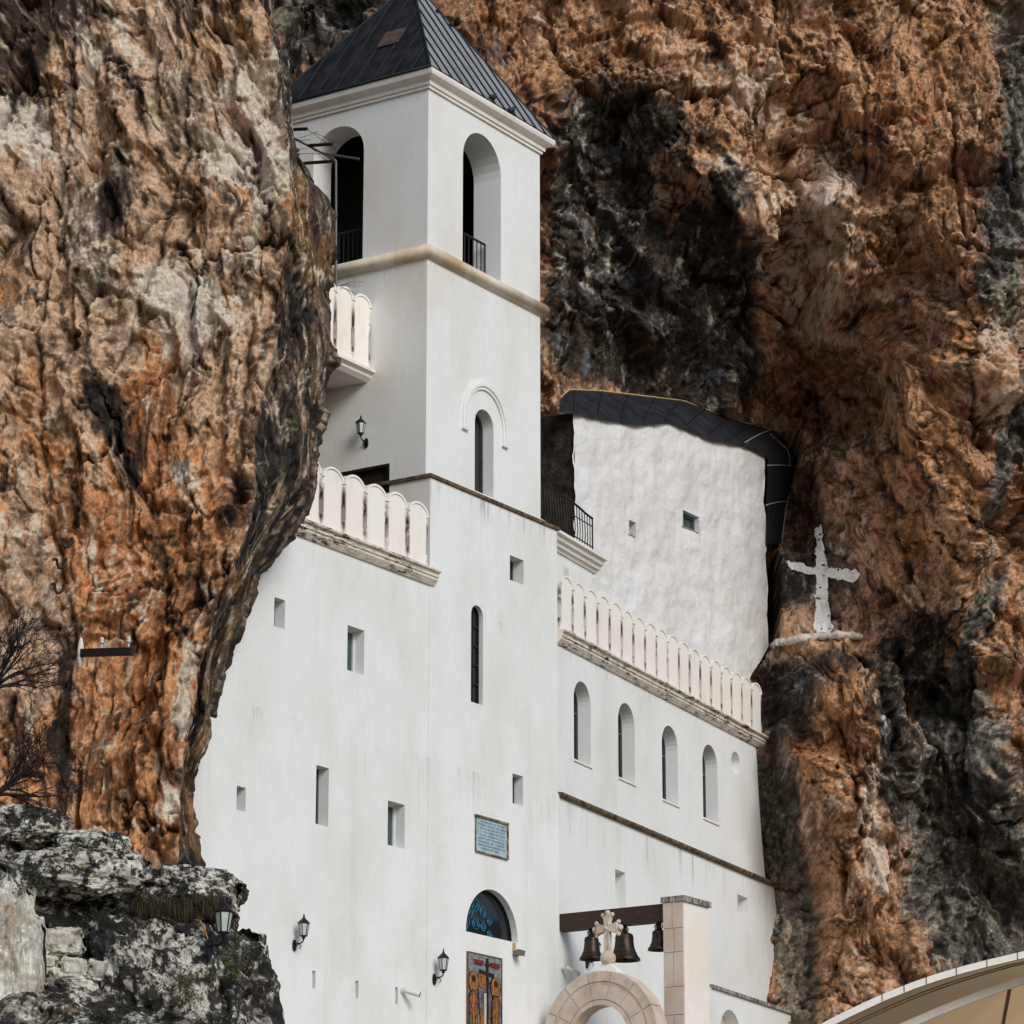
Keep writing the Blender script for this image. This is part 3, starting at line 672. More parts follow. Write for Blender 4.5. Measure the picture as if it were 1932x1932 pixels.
lW = lpatch([(45,300,70,60,-30,1.3),(90,370,60,40,-30,1.0),(430,330,80,60,-10,.8),(470,210,60,120,0,.7),(520,300,30,160,0,.6),(330,560,80,70,-10,.9),(370,620,80,60,0,1.0),(420,600,30,30,0,.9),(170,160,30,90,0,.8),(240,110,30,90,0,.5),(480,480,60,70,0,.5),(260,160,60,40,0,.4),(590,640,20,50,0,1.0),(190,1120,14,70,0,.9),(270,1150,14,60,0,.5),(480,1480,60,40,0,.3),(330,1540,20,120,20,.7),(40,1080,60,60,0,.6),(70,1420,20,60,0,.8),(360,1320,26,120,0,.7),(400,1120,40,90,25,.4),(350,900,60,60,0,.4)])
def col_left(s, z, u, d, side, ex):
    a, b, f2, f3, n1, n2, cr, joint = ex
    z3 = d*.5
    s1 = fbm(a*1.2, b*.42, z3, 5, .6); s2 = fbm(a*2.3+7, b*.62, z3+5, 6, .62); s3 = fbm(a*.6-4, b*.4, z3+11, 5, .6)
    s4 = fbm(s*5.5, z*2.6, z3+2, 5, .66); s5 = fbm(a*3.8, b*.95, z3+31, 6, .62); s6 = fbm(s*2.2, z*1.6, z3+77, 5, .62)
    D, O, Wt = lD(u, z), lO(u, z), lW(u, z)
    up = sm(z, lp(300, 950)[1], lp(300, 600)[1])
    col = np.zeros(s.shape+(3,)) + C(160,124,98)
    col = lerp(col, C(116,94,80), sm(s1, -.2, .3)*(.4+.6*up))
    col = lerp(col, C(134,96,62), sm(s3, 0, .4)*.7)
    col = lerp(col, C(174,114,60), sm(s2*.8+O*.75-.25*up, .08, .5)*.9)
    col = lerp(col, C(138,82,40), sm(s5*.8+O*.55-.15*up, .3, .65)*.8)
    col = lerp(col, C(222,200,184), sm(s6*.7+s5*.5+s4*.3+Wt*.75, .30, .68)*.92)
    col = lerp(col, C(196,170,146), sm(s5+s4*.4, .25, .6)*.7)
    col = lerp(col, C(56,40,30), sm(-s5*.9-s4*.4+s1*.3+D*.35, .26, .58)*.88)
    col = lerp(col, C(46,34,27), sm(D+.45*s2+.3*s4, .38, .85)*.93)
    # the flank: grey and black weathered bands, with its shade painted into the colour
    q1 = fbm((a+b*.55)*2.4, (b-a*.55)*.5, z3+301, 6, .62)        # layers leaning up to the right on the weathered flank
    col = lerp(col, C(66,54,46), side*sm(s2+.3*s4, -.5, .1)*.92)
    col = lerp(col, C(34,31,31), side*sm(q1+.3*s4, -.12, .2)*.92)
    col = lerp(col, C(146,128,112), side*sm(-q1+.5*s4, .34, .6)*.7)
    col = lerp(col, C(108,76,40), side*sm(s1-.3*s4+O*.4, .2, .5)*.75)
    col = lerp(col, C(22,17,14), np.exp(-(cr/.035)**2)*.8)
    va = a + .45*fbm(a*1.3, b*.6, z3+120, 4); vb = b + .5*fbm(a*1.3, b*.6, z3+130, 4)
    v1 = ridge(va*2.0, vb*.45, z3+140, 4, .55); v2 = ridge(va*3.6, vb*.7, z3+150, 3, .55)
    col = lerp(col, C(32,24,18), sm(v1+.15*s4, .54, .86)*.85*sm(s3, -.5, .3))
    col = lerp(col, C(214,186,160), sm(v2, .62, .93)*.55*sm(s1, -.35, .2)*(1-.5*np.clip(D, 0, 1)))
    col *= .86
    sp = fbm(s*18, z*10, z3+91, 3, .7)
    col = lerp(col, C(40,29,22), sm(sp+.5*s4, .4, .65)*.65)
    col = lerp(col, C(34,27,22), sm(s2*.7 - s1*.5 + s4*.6 - .3*Wt, .30, .54)*.8)
    col = lerp(col, C(18,14,11), np.clip(joint*1.1, 0, 1)*.85)
    col = np.power(np.maximum(col, 1e-4)/.22, 1.18)*.22*.94
    col *= np.exp(1.1*s4 + .5*n2 + .75*sp)[..., None]
    return col
EL = [(505,-300),(510,-60),(514,0),(524,90),(545,160),(549,210),(554,300),(585,335),(618,372),(640,402),(638,440),(630,520),(630,600),(618,690),(605,750),(598,850),(588,910),(570,945),(538,990),(500,1045),(478,1095),(460,1150),(440,1200),(412,1280),(403,1330),(405,1390),(372,1470),(369,1520),(380,1590),(386,1640),(388,1760)]
KL = [(480,-300),(490,0),(515,120),(530,210),(535,320),(545,420),(530,560),(505,680),(480,790),(470,880),(468,960),(466,1040),(452,1100),(420,1180),(385,1290),(360,1380),(335,1470),(330,1540),(330,1640),(330,1760)]
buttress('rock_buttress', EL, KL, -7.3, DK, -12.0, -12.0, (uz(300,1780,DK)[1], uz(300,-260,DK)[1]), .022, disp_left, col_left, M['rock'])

def disp_low(s, z, u, d):
    wu = s + .3*fbm(s*.8, z*.8, 0*s+3, 3); wz = z + .3*fbm(s*.8, z*.8, 0*s+13, 3)
    f1 = facets(wu*1.0, wz*1.15, 23, 8)*.85; f2 = facets(wu*2.6+3, wz*2.9, 47, 8)*.36; f3 = facets(wu*6, wz*6, 91, 8)*.13
    n1 = fbm(s*3, z*3, d*.6, 6, .6); n2 = fbm(s*11, z*11, d*.5, 4, .6)
    return f1 + f2 + f3 + n1*.16 + n2*.045 - .1, (wu, wz, f2, f3, n1, n2)
def lo(x, y): return uz(x, y, -14)
wD = Blobs([(*lo(x, y), rx/105, ry/105, 0, s) for x, y, rx, ry, s in [(350,1690,110,60,.7),(400,1850,120,130,.7),(160,1700,90,60,.4),(200,1790,70,60,.6)]])
def col_lichen(s, z, u, d, side, ex):
    n1, n2 = ex[-2], ex[-1]
    s2 = fbm(s*2.0, z*1.8, d*.5, 5, .65); s4 = fbm(s*7, z*6, d*.5+3, 5, .7); s5 = fbm(s*3.4, z*3, d*.5+8, 5, .65); s6 = fbm(s*1.1, z*1.1, d*.5+18, 4, .6)
    D = wD(u, z)
    col = np.zeros(s.shape+(3,)) + C(124,110,98)
    col = lerp(col, C(92,76,60), sm(s6, 0, .4)*.8)
    col = lerp(col, C(186,176,166), sm(s5+.4*s4, .15, .5)*.85)
    col = lerp(col, C(134,90,46), sm(s2-.3*s4, .28, .6)*.6)
    s7 = fbm(s*13, z*11, d*.5+33, 4, .7)
    col = lerp(col, C(228,222,214), sm(s7+.5*s5, .25, .5)*.8)
    col = lerp(col, C(26,25,24), sm(s4*.9+s5*-.5+D*.55+.35*s7+.1*s6, .06, .26)*.95)
    col = lerp(col, C(70,66,40), sm(s2+.4*s6, .4, .7)*.5)
    col *= .8*(1 + .3*s4 + .2*n2)[..., None]
    return col
ELo = [(100,1480),(240,1560),(310,1625),(380,1630),(420,1640),(440,1665),(443,1700),(430,1730),(445,1745),(470,1775),(485,1830),(500,1870),(518,1910),(535,1990),(545,2100)]
KLo = [(60,1480),(180,1560),(240,1625),(320,1640),(350,1665),(360,1700),(350,1730),(380,1745),(400,1775),(410,1830),(430,1870),(450,1910),(460,1990),(470,2100)]
zlo1 = lo(200,1545)[1]
buttress('rocky_slope', ELo, KLo, -12.6, -14.0, -15.5, -11.5, (lo(200,2080)[1], zlo1), .02, disp_low, col_lichen, M['rockclose'],
         tilt=lambda z: (z-lo(0,1750)[1])*1.25, zwarp=lambda u, z: z + sm(z, lo(0,1640)[1], lo(0,1550)[1])*(.16*fbm(u*1.6, 0*u, 0*u+9, 4) - .75*sm(u, lo(110,0)[0], lo(275,0)[0])*(1-sm(u, lo(330,0)[0], lo(370,0)[0]))))

def boulder(name, c, r, label, seed, dark=0.0, pale=0.0, group=None, cat='boulder', flat=.8):
    n = 120 if label else 48; th = np.linspace(0, 2*math.pi, 2*n+1)[None, :]; ph = np.linspace(.02, math.pi-.02, n)[:, None]
    x, y, z = np.sin(ph)*np.cos(th), np.sin(ph)*np.sin(th), np.cos(ph)+0*th
    rx, ry, rz = r
    q = lambda v: np.sign(v)*np.abs(v)**flat
    sx, sy, sz = q(x), q(y), q(z)
    S = float(seed)*7.7
    k = 1 + .05*facets(th*1.9+S+0*ph, ph*2.6+0*th, int(seed)+3, 10)*3.5 + .22*fbm(x*1.3+S, y*1.3, z*1.3, 4, .55) + .12*ridge(x*1.6+S, y*1.6, z*1.6, 3) + .05*fbm(x*6, y*6+S, z*6, 4, .6) - .08
    P = np.stack([rx*sx*k, ry*sy*k, rz*sz*k], -1)
    m = P[..., 0:1]*R3 + P[..., 1:2]*F3 + P[..., 2:3]*np.array([0, 0, 1.0])
    s4 = fbm(P[..., 0]*7+S, P[..., 1]*7, P[..., 2]*7, 5, .7); s5 = fbm(P[..., 0]*3+S, P[..., 1]*3, P[..., 2]*3, 5, .65)
    col = np.zeros(P.shape) + C(158,144,132)
    col = lerp(col, C(208,198,188), sm(s5+.4*s4+pale, .1, .5)*.85)
    col = lerp(col, C(138,94,52), sm(s5*-1+.2*s4, .3, .6)*.5)
    s7 = fbm(P[..., 0]*14+S, P[..., 1]*14, P[..., 2]*14, 4, .7)
    col = lerp(col, C(228,222,214), sm(s7+.5*s5+pale*.5, .25, .5)*.7)
    col = lerp(col, C(26,25,24), sm(s4*.9-s5*.4+dark*1.2+.35*s7, .1, .3)*.95)
    col *= (1+.3*s4)[..., None]*(.72 if dark < -.2 else .85)
    o = grid_mesh(name, m, col, M['rockpale' if dark < -.1 else 'rockclose'], kind=None, label=label, cat=cat, group=group)
    o.location = tuple(c)
    return o
boulder('boulder', at_h(352,1690,-13.6), (.86,.7,.42), 'wide black and white lichened boulder jutting against the white wall below the cliff', 1, .2)
boulder('boulder', at_h(300,1890,-15.2), (.95,.8,1.1), 'tall pale streaked lichened boulder beneath the lantern on the rocks', 2, .12, .05)
boulder('boulder', at_h(440,1900,-13.6), (.75,.7,1.1), 'steep black lichened boulder ending against the wall at the bottom', 3, .32)
boulder('boulder', at_h(215,1795,-15.0), (.46,.5,.52), 'dark round boulder right of the dry stone blocks', 4, .3)
boulder('boulder', at_h(130,1655,-14.6), (1.1,.7,.40), 'long grey white boulder on the scree above the dry stone blocks', 5, .05, .1)
boulder('boulder', at_h(10,1830,-16.0), (.55,.6,1.3), 'smooth pale tan boulder cut by the left picture edge', 6, -.3, .0)
boulder('boulder', at_h(45,1562,-12.6), (.75,.6,.34), 'grey white broken rock at the top left of the scree, under the bare shrub', 8, .1, .1)
boulder('boulder', at_h(175,1600,-12.8), (.62,.5,.28), 'pale pinkish rock on the crest of the scree at the foot of the cliff', 9, -.05, .2)
boulder('boulder', at_h(238,1648,-13.2), (.45,.4,.26), 'small white edged rock beside the wide lichened boulder', 10, .0, .2)
# dry stone blocks stacked between the boulders
stones = thing('dry_stone_wall', at_h(130,1900,-15.6), 'small dry stone wall of pale squared blocks among dark boulders', 'stone wall')
for i, (x0, y0, x1, y1) in enumerate([(78,1757,152,1800),(52,1765,78,1800),(58,1806,112,1830),(62,1832,118,1872),(116,1812,165,1850),(120,1850,182,1882),(165,1815,210,1852),(60,1880,140,1925),(145,1885,200,1930),(55,1915,110,1960),(110,1930,190,1980)]):
    c = at_h((x0+x1)/2, (y0+y1)/2, -15.6); k = (H0-15.6)/FPX*1.02
    o = boulder('stone', c, ((x1-x0)/2*k*1.12, .22, (y1-y0)/2*k*1.16), None, 20+i, -.12, .1, cat=None, flat=.5)
    o.parent = stones; o.location = tuple(np.array(c)-np.array(absloc(stones)))

# ------------------------------------------------------------------ the church: walls with openings
def rect(fr, x0, y0, x1, y1, w=0.0):
    u0, z1 = fr.px(x0, y0, w); u1, z0 = fr.px(x1, y1, w)
    return u0, u1, z0, z1
def rpoly(r): u0, u1, z0, z1 = r; return [(u0,z0),(u1,z0),(u1,z1),(u0,z1)]
def apoly(r, n=14, k=1.0):
    u0, u1, z0, z1 = r; c = (u0+u1)/2; a = (u1-u0)/2; zs = z1-a*k
    return [(u0,z0),(u1,z0)] + [(c+a*math.cos(t*math.pi/n), zs+a*k*math.sin(t*math.pi/n)) for t in range(n+1)]
def inset(poly, d):
    c = np.mean(np.array(poly), 0); out = []
    n = len(poly)
    for i in range(n):
        p0, p1, p2 = np.array(poly[i-1]), np.array(poly[i]), np.array(poly[(i+1) % n])
        e1, e2 = p1-p0, p2-p1
        n1 = np.array([-e1[1], e1[0]])/(np.linalg.norm(e1)+1e-9); n2 = np.array([-e2[1], e2[0]])/(np.linalg.norm(e2)+1e-9)
        b = n1+n2; b /= max(.4, np.dot(b, n1)); out.append(tuple(p1+b*d))
    return out
def wall(mb, fr, outline, holes, thick, m=0, ends=True):
    """holes: (polygon ccw, reveal depth)"""
    loops = [[Vector((u, z, 0)) for u, z in outline]] + [[Vector((u, z, 0)) for u, z in h] for h, _ in holes]
    tri = tessellate_polygon(loops)
    V = [fr.p(v.x, v.y) for lp_ in loops for v in lp_]
    mb.add(V, [tuple(t) for t in tri], m)
    n = len(outline)
    V = [fr.p(u, z) for u, z in outline] + [fr.p(u, z, -thick) for u, z in outline]
    if ends: mb.add(V, [(i, n+i, n+(i+1) % n, (i+1) % n) for i in range(n)], m)
    for h, dp in holes:
        k = len(h); V = [fr.p(u, z) for u, z in h] + [fr.p(u, z, -dp) for u, z in h]
        mb.add(V, [(i, (i+1) % k, k+(i+1) % k, k+i) for i in range(k)], m)
def molding(mb, fr, u0, u1, prof, m=0):       # prof closed list of (w, z)
    n = len(prof)
    V = [fr.p(u0, z, w) for w, z in prof] + [fr.p(u1, z, w) for w, z in prof]
    mb.add(V, [(i, (i+1) % n, n+(i+1) % n, n+i) for i in range(n)] + [tuple(range(n))[::-1], tuple(range(n, 2*n))], m)
def ringmold(mb, x0, x1, y0, y1, prof, m=0, smooth=False):   # prof list of (offset, z), open, around a rectangle
    V = []
    for w, z in prof: V += [(x0-w,y0-w,z),(x1+w,y0-w,z),(x1+w,y1+w,z),(x0-w,y1+w,z)]
    mb.add(V, [(4*i+k, 4*i+(k+1) % 4, 4*i+4+(k+1) % 4, 4*i+4+k) for i in range(len(prof)-1) for k in range(4)], m, smooth)
def window(parent, fr, poly, dp, bar=.05, glass='glass', frame='frame', cross=None, name='window'):
    """frame set at the back of a reveal with its glass behind"""
    mb = MB(); q = inset(poly, bar); n = len(poly)
    V = [fr.p(u,z,-dp+.03) for u,z in poly] + [fr.p(u,z,-dp+.03) for u,z in q] + [fr.p(u,z,-dp-.05) for u,z in q]
    mb.add(V, [(i,(i+1)%n,n+(i+1)%n,n+i) for i in range(n)] + [(n+i,n+(i+1)%n,2*n+(i+1)%n,2*n+i) for i in range(n)])
    us = [p[0] for p in q]; zs = [p[1] for p in q]
    for kind, t in (cross or []):
        if kind == 'v': c = min(us)+(max(us)-min(us))*t; mb.fbox(fr, c-.018, c+.018, min(zs), max(zs)-.02, -dp-.02, -dp+.025)
        else: c = min(zs)+(max(zs)-min(zs))*t; mb.fbox(fr, min(us), max(us), c-.02, c+.02, -dp-.02, -dp+.028)
    o = mb.build(name, M[frame], parent)
    g = MB(); g.prism(fr, q, -dp-.04, -dp-.012); g.build('glass', M[glass], o)
    return o

church = thing('monastery', (2, -.5, 6.3), 'white plastered cliff monastery with a tall bell tower and two crenellated wings', 'building')
Z0 = 6.31
# --- left wing
A_ = [rect(FW,518,1126,537,1188), rect(FW,656,1179,686.5,1274), rect(FW,597,1443,619,1560), rect(FW,447,1482,463,1532), rect(FW,732,1510,763,1602)]
slits = [rect(FW,505,1811,511,1850), rect(FW,589.5,1831,595,1866), rect(FW,671,1850,676,1884), rect(FW,746,1862,751,1896)]
ztopL = FW.px(812,1085,.1)[1]
mb = MB(); wall(mb, FW, [(-10.2,Z0),(-.004,Z0),(-.004,ztopL),(-10.2,ztopL)], [(rpoly(r), .27) for r in A_] + [(rpoly(r), .16) for r in slits], .6)
mb.build('wall', M['wall'], church)
for i, r in enumerate(A_):
    window(church, FW, rpoly(r), .27, .035, 'pale_glass' if i in (1,4) else 'glass', 'whiteframe' if i in (1,4) else 'frame')
for r in slits: window(church, FW, rpoly(r), .16, .008, name='slit_window')
# cornice and parapet of the left wing
def cornice(fr, u0, u1, z, name='cornice'):
    mb = MB(); molding(mb, fr, u0, u1, [(-.2,z),(.05,z),(.14,z+.10),(.14,z+.15),(.17,z+.16),(.17,z+.24),(.24,z+.26),(.24,z+.30),(-.2,z+.34)])
    return mb.build(name, M['cornice'], church)
cornice(FW, -10.0, FW.px(832,1090,.2)[0]-.02, ZC)
def merlon_poly(wd, h):
    a = wd/2-.014; k = .75; n = 10; g = .06
    zt = h-a*k
    pts = [(-a,0),(a,0),(a,h*.20),(a-g,h*.26),(a-g,h*.46),(a-.012,h*.56),(a-.012,h*.62)]
    pts += [(a,h*.64)] + [(a*math.cos(t*math.pi/n), zt+a*k*math.sin(t*math.pi/n)) for t in range(n+1)]
    pts += [(-a,h*.64),(-a+.012,h*.62),(-a+.012,h*.56),(-a+g,h*.46),(-a+g,h*.26),(-a,h*.20)]
    return pts
def merlon_mesh(fr, wd, h, parent):
    mb = MB(); P = merlon_poly(wd, h)
    f0 = Frame((0,0), math.atan2(fr.u[1], fr.u[0]))
    mb.prism(f0, P, -.12, .06)
    a = wd/2-.012; k = .75; n = 12; zt = h-a*k
    arc = [(a*math.cos(t*math.pi/n)*1.0, zt+a*k*math.sin(t*math.pi/n)) for t in range(n+1)]
    arc2 = [((a-.055)*math.cos(t*math.pi/n), zt+(a-.055)*k*math.sin(t*math.pi/n)) for t in range(n+1)]
    V = [f0.p(u,z+.004,.085) for u,z in arc] + [f0.p(u,z,.085) for u,z in arc2] + [f0.p(u,z,.055) for u,z in arc2] + [f0.p(u,z+.004,.055) for u,z in arc]
    m_ = n+1
    mb.add(V, [(i,i+1,m_+i+1,m_+i) for i in range(n)] + [(m_+i,m_+i+1,2*m_+i+1,2*m_+i) for i in range(n)] + [(i,3*m_+i,3*m_+i+1,i+1) for i in range(n)])
    me_o = mb.build('merlon', M['merlon'])
    me_o.parent = parent
    return me_o
def parapet(fr, u0, u1, n, z, h, parent, hs=None):
    mb = MB(); mb.fbox(fr, u0+.02, u1-.02, z-.04, z+h*.66, -.16, -.085)
    p = mb.build('parapet', M['dirty'], parent)
    wd = (u1-u0)/n; off = np.array(absloc(p))
    first = None
    for i in range(n):
        q = fr.p(u0+(i+.5)*wd, z, 0) - off
        if first is None: first = merlon_mesh(fr, wd, h, p); o = first
        else:
            o = first.copy(); COL.objects.link(o); o.parent = p
        o.location = tuple(q); o.scale = (1+.03*(rnd.random()-.5), 1, 1+.04*(rnd.random()-.5)); o.rotation_euler = (0, rnd.gauss(0,.006), rnd.gauss(0,.012))
    return p
zb = ZC+.30
u1 = FW.px(808,1000,.06)[0]; wdL = u1-FW.px(769,1000,.06)[0]
parapet(FW, u1-13*wdL, u1, 13, zb, FW.px(787,945,.06)[1]-zb, church)
# terrace behind the left parapet
mb = MB(); mb.bbox(-10, -.03, .08, 2.6, ZC-.2, ZC+.1); mb.build('terrace_slab', M['trim'], church)

# --- lower tower
Gw = rect(FL,962,1047,988,1104); Hw = rect(FL,889,1138,911,1331); Iw = rect(FL,967,1459,987,1521)
lu0, lz0 = FL.px(879,1757); lu1, _ = FL.px(977,1779.5); la = (lu1-lu0)/2; lc = (lu0+lu1)/2
lh = FL.px(918,1676)[1]-lz0
lun = [(lu0,lz0),(lu1,lz0)] + [(lc+la*math.cos(t*math.pi/20), lz0+.02+(lh-.02)*math.sin(t*math.pi/20)) for t in range(21)]
mosr = rect(FL,880.5,1796,943.5,1932); mosr = (mosr[0], mosr[1], mosr[2]-.25, mosr[3])
mb = MB(); wall(mb, FL, [(0,Z0),(LTW,Z0),(LTW,ZL),(0,ZL)], [(rpoly(Gw),.3),(apoly(Hw),.13),(rpoly(Iw),.25),(lun,.18)], .5, ends=False)
mb.add([(0,-PROUD,Z0),(0,3.6,Z0),(0,3.6,ZC),(0,-PROUD,ZC)],[(0,1,2,3)]); mb.add([(LTW,-PROUD,Z0),(LTW,3.6,Z0),(LTW,3.6,ZL),(LTW,-PROUD,ZL)],[(0,1,2,3)])
mb.build('wall', M['wall'], church)
window(church, FL, rpoly(Gw), .3, .04); window(church, FL, rpoly(Iw), .25, .03)
window(church, FL, apoly(Hw), .13, .03, 'glass', 'iron', [('h',.2),('h',.4),('h',.6),('h',.8),('v',.5)], name='leaded_window')
# lunette over the door with blue scrollwork
lw = window(church, FL, lun, .18, .03, 'glass', 'iron', name='lunette_window')
mb = MB()
def spiral(c, r, turns, dirn=1, st=0):
    return [FL.p(c[0]+r*(1-t*.8)*math.cos(st+dirn*t*turns*2*math.pi), c[1]+r*(1-t*.8)*math.sin(st+dirn*t*turns*2*math.pi), -.165) for t in np.linspace(0, 1, 26)]
for (fx, fz, r, dr, s0) in [(.09,.20,.20,1,0),(.15,.50,.21,-1,1),(.30,.66,.17,1,2),(.30,.26,.14,-1,0),(.44,.52,.13,1,1),(.44,.22,.11,-1,2),(.56,.34,.09,1,0),(.56,.10,.09,-1,0)]:
    mb.tube(spiral((lu0+.02+fx*2*la, lz0+fz*lh), r, 1.9, dr, s0), .010, 5)
mb.build('scrollwork', M['cyan'], lw)
# ledges
mb = MB(); ringmold(mb, 0, LTW, -PROUD, 3.4, [(0,ZL-.03),(.05,ZL-.02),(.06,ZL+.035),(.03,ZL+.06),(-PROUD-.1,ZL+.10)])
mb.build('ledge', M['ledge'], church)

# --- bell tower, upper part
ZT = FR.px(1040,598)[1]                     # torus height at right end (picture) -> level
zt_c = FR.px(806,474)[1]
ZT = zt_c
TD = 4.0
ZE = FR.px(801,163)[1]                      # underside of the eaves moulding
Bf = FR.px(873,400)[0], FR.px(945,400)[0]
bz1 = FR.px(908,253)[1]; bz0 = ZT+.12
bell_f = (Bf[0], Bf[1], bz0, bz1)
Sl = rect(FR,896,765,931,940)
mb = MB()
Z1 = ZL+.02
wall(mb, FR, [(0,Z1),(TW,Z1),(TW,ZE+.1),(0,ZE+.1)], [(apoly(bell_f),.72),(apoly(Sl),.30)], .3, ends=False)
Bl = LF.px(590,380)[0], LF.px(685.5,380)[0]
bell_l = (Bl[0], Bl[1], bz0, LF.px(648,237)[1])
dr = LF.px(660,890)[0]-.5, LF.px(735,890)[0]
dz1 = LF.px(735,874)[1]
door = (dr[0]+.1, dr[1], ZC+.12, dz1)
wall(mb, LF, [(-TD,ZC),(PROUD,ZC),(PROUD,ZL),(0,ZL),(0,ZE+.1),(-TD,ZE+.1)], [(apoly(bell_l),.66),(rpoly(door),.12)], .3, ends=False)
RF = Frame((TW, 0), math.pi/2)
wall(mb, RF, [(0,Z1),(TD,Z1),(TD,ZE+.1),(0,ZE+.1)], [], .3, ends=False)
mb.build('wall', M['tower'], church, label='upper tower walls with arched belfry openings')
# room behind the belfry arches, its near-black colour standing in for interior shade
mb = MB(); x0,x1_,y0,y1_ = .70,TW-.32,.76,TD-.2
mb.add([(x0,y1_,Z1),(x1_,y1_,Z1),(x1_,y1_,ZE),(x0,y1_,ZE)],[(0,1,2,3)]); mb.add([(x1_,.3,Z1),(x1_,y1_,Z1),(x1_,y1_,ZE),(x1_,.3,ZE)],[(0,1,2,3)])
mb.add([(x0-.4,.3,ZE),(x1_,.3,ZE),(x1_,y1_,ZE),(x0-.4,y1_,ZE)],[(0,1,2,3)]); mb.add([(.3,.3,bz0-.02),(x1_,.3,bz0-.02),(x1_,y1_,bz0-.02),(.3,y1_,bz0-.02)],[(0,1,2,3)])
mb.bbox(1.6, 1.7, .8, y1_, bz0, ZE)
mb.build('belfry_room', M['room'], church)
window(church, FR, apoly(Sl), .30, .03, 'glass', 'frame', name='window')
# hood mould over the slit
mb = MB(); n = 22; cu = (Sl[0]+Sl[1])/2; rr = FR.px(955,800)[0]-cu; zs = Sl[3]-(Sl[1]-Sl[0])/2+.02
for (ra, rb, wo) in ((rr-.17, rr, .045), (rr-.11, rr-.05, .075)):
    th = [math.pi*(t/n) for t in range(n+1)]
    V = []
    for t in th:
        for r_, w_ in ((ra,0),(ra,wo),(rb,wo),(rb,0)): V.append(FR.p(cu+r_*math.cos(t), zs+r_*math.sin(t)*1.12, w_))
    mb.add(V, [(4*i+k,4*i+k+1,4*i+5+k,4*i+4+k) for i in range(n) for k in range(3)] + [(0,1,2,3),(4*n+3,4*n+2,4*n+1,4*n)])
mb.fbox(FR, cu+rr-.17, cu+rr, zs-.26, zs, 0, .045); mb.fbox(FR, cu-rr, cu-rr+.17, zs-.26, zs, 0, .045)
mb.fbox(FR, cu+rr-.11, cu+rr-.05, zs-.26, zs, .04, .075); mb.fbox(FR, cu-rr+.05, cu-rr+.11, zs-.26, zs, .04, .075)
mb.fbox(FR, cu+rr-.19, cu+rr+.02, zs-.31, zs-.26, 0, .07); mb.fbox(FR, cu-rr-.02, cu-rr+.19, zs-.31, zs-.26, 0, .07)
mb.build('hood_mould', M['tower'], church)
# torus string course
mb = MB(); r = .165
ringmold(mb, 0, TW, 0, TD, [(-.01+r*1.0*math.cos(a)*1.0, ZT+r*math.sin(a)) for a in np.linspace(-math.pi/2, math.pi/2, 13)], smooth=True)
mb.build('string_course', M['torus'], church)
# eaves moulding
mb = MB(); ringmold(mb, 0, TW, 0, TD, [(0,ZE),(.05,ZE),(.05,ZE+.06),(.09,ZE+.07),(.10,ZE+.15),(.17,ZE+.19),(.24,ZE+.24),(.26,ZE+.30),(.26,ZE+.36),(-.3,ZE+.40)])
mb.build('eaves_cornice', M['trim'], church)
# roof
zr0 = ZE+.385; ex_ = .30; ey_ = .24
apx = (TW/2, TD/2)
tt = [FR.px(771,-39,-apx[1])]
zap = tt[0][1]
x0,x1_,y0,y1_ = -ex_, TW+ex_, -ey_, TD+ex_
mb = MB(); mb.add([(x0,y0,zr0),(x1_,y0,zr0),(x1_,y1_,zr0),(x0,y1_,zr0),(*apx,zap)], [(0,1,4),(1,2,4),(2,3,4),(3,2,1,0)])
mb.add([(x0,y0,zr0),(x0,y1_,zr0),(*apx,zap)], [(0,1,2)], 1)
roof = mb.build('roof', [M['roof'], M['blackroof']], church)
mb = MB()
ap = np.array([*apx, zap])
def seam_line(a, b, n, off):
    a, b = np.array(a), np.array(b)
    for i in range(1, n):
        p = a+(b-a)*i/n
        mid = (a+b)/2; up = ap-mid
        s = 1-abs(2*i/n-1); q = p + up*s*.985
        if s > .05: mb.tube([p+off, q+off], .028, 5)
nrmF = np.array([0,-1.0,.75]); nrmF = nrmF/np.linalg.norm(nrmF)*.012; nrmL = np.array([-1.0,0,.75]); nrmL = nrmL/np.linalg.norm(nrmL)*.008
seam_line((x0,y0,zr0),(x1_,y0,zr0), 12, nrmF); seam_line((x0,y1_,zr0),(x0,y0,zr0), 9, nrmL)
for c in ((x0,y0),(x1_,y0),(x0,y1_)): mb.tube([np.array([*c,zr0])+(0,0,.01), ap], .03, 6)
mb.tube([(x0,y1_,zr0),(x0,y0,zr0),(x1_,y0,zr0),(x1_,y1_,zr0)], .022, 6)
mb.build('roof_seam', M['seam'], roof)
# rusty hatch on the left slope
mb = MB(); s = (np.array([x0,y1_,zr0])+np.array([x0,y0,zr0]))/2; g = (ap-s)
def lslope(y, t): return np.array([x0, y, zr0]) + np.array([g[0], 0, g[2]])*t + nrmL*2
mb.hexa([lslope(1.75,.33),lslope(1.2,.33),lslope(1.2,.47),lslope(1.75,.47)]+[p+nrmL*4 for p in (lslope(1.75,.33),lslope(1.2,.33),lslope(1.2,.47),lslope(1.75,.47))])
mb.build('roof_hatch', M['rust'], roof)
# door on the left face
mb = MB(); mb.fbox(LF, door[0], door[1], door[2], door[3], -.16, -.09); d_ = mb.build('door', M['doorwood'], church)
mb = MB(); mb.fbox(LF, door[1]-.07, door[1], door[2], door[3], -.11, .01); mb.fbox(LF, door[0], door[1]-.07, door[3]-.07, door[3], -.11, .01); mb.build('frame', M['iron'], d_)
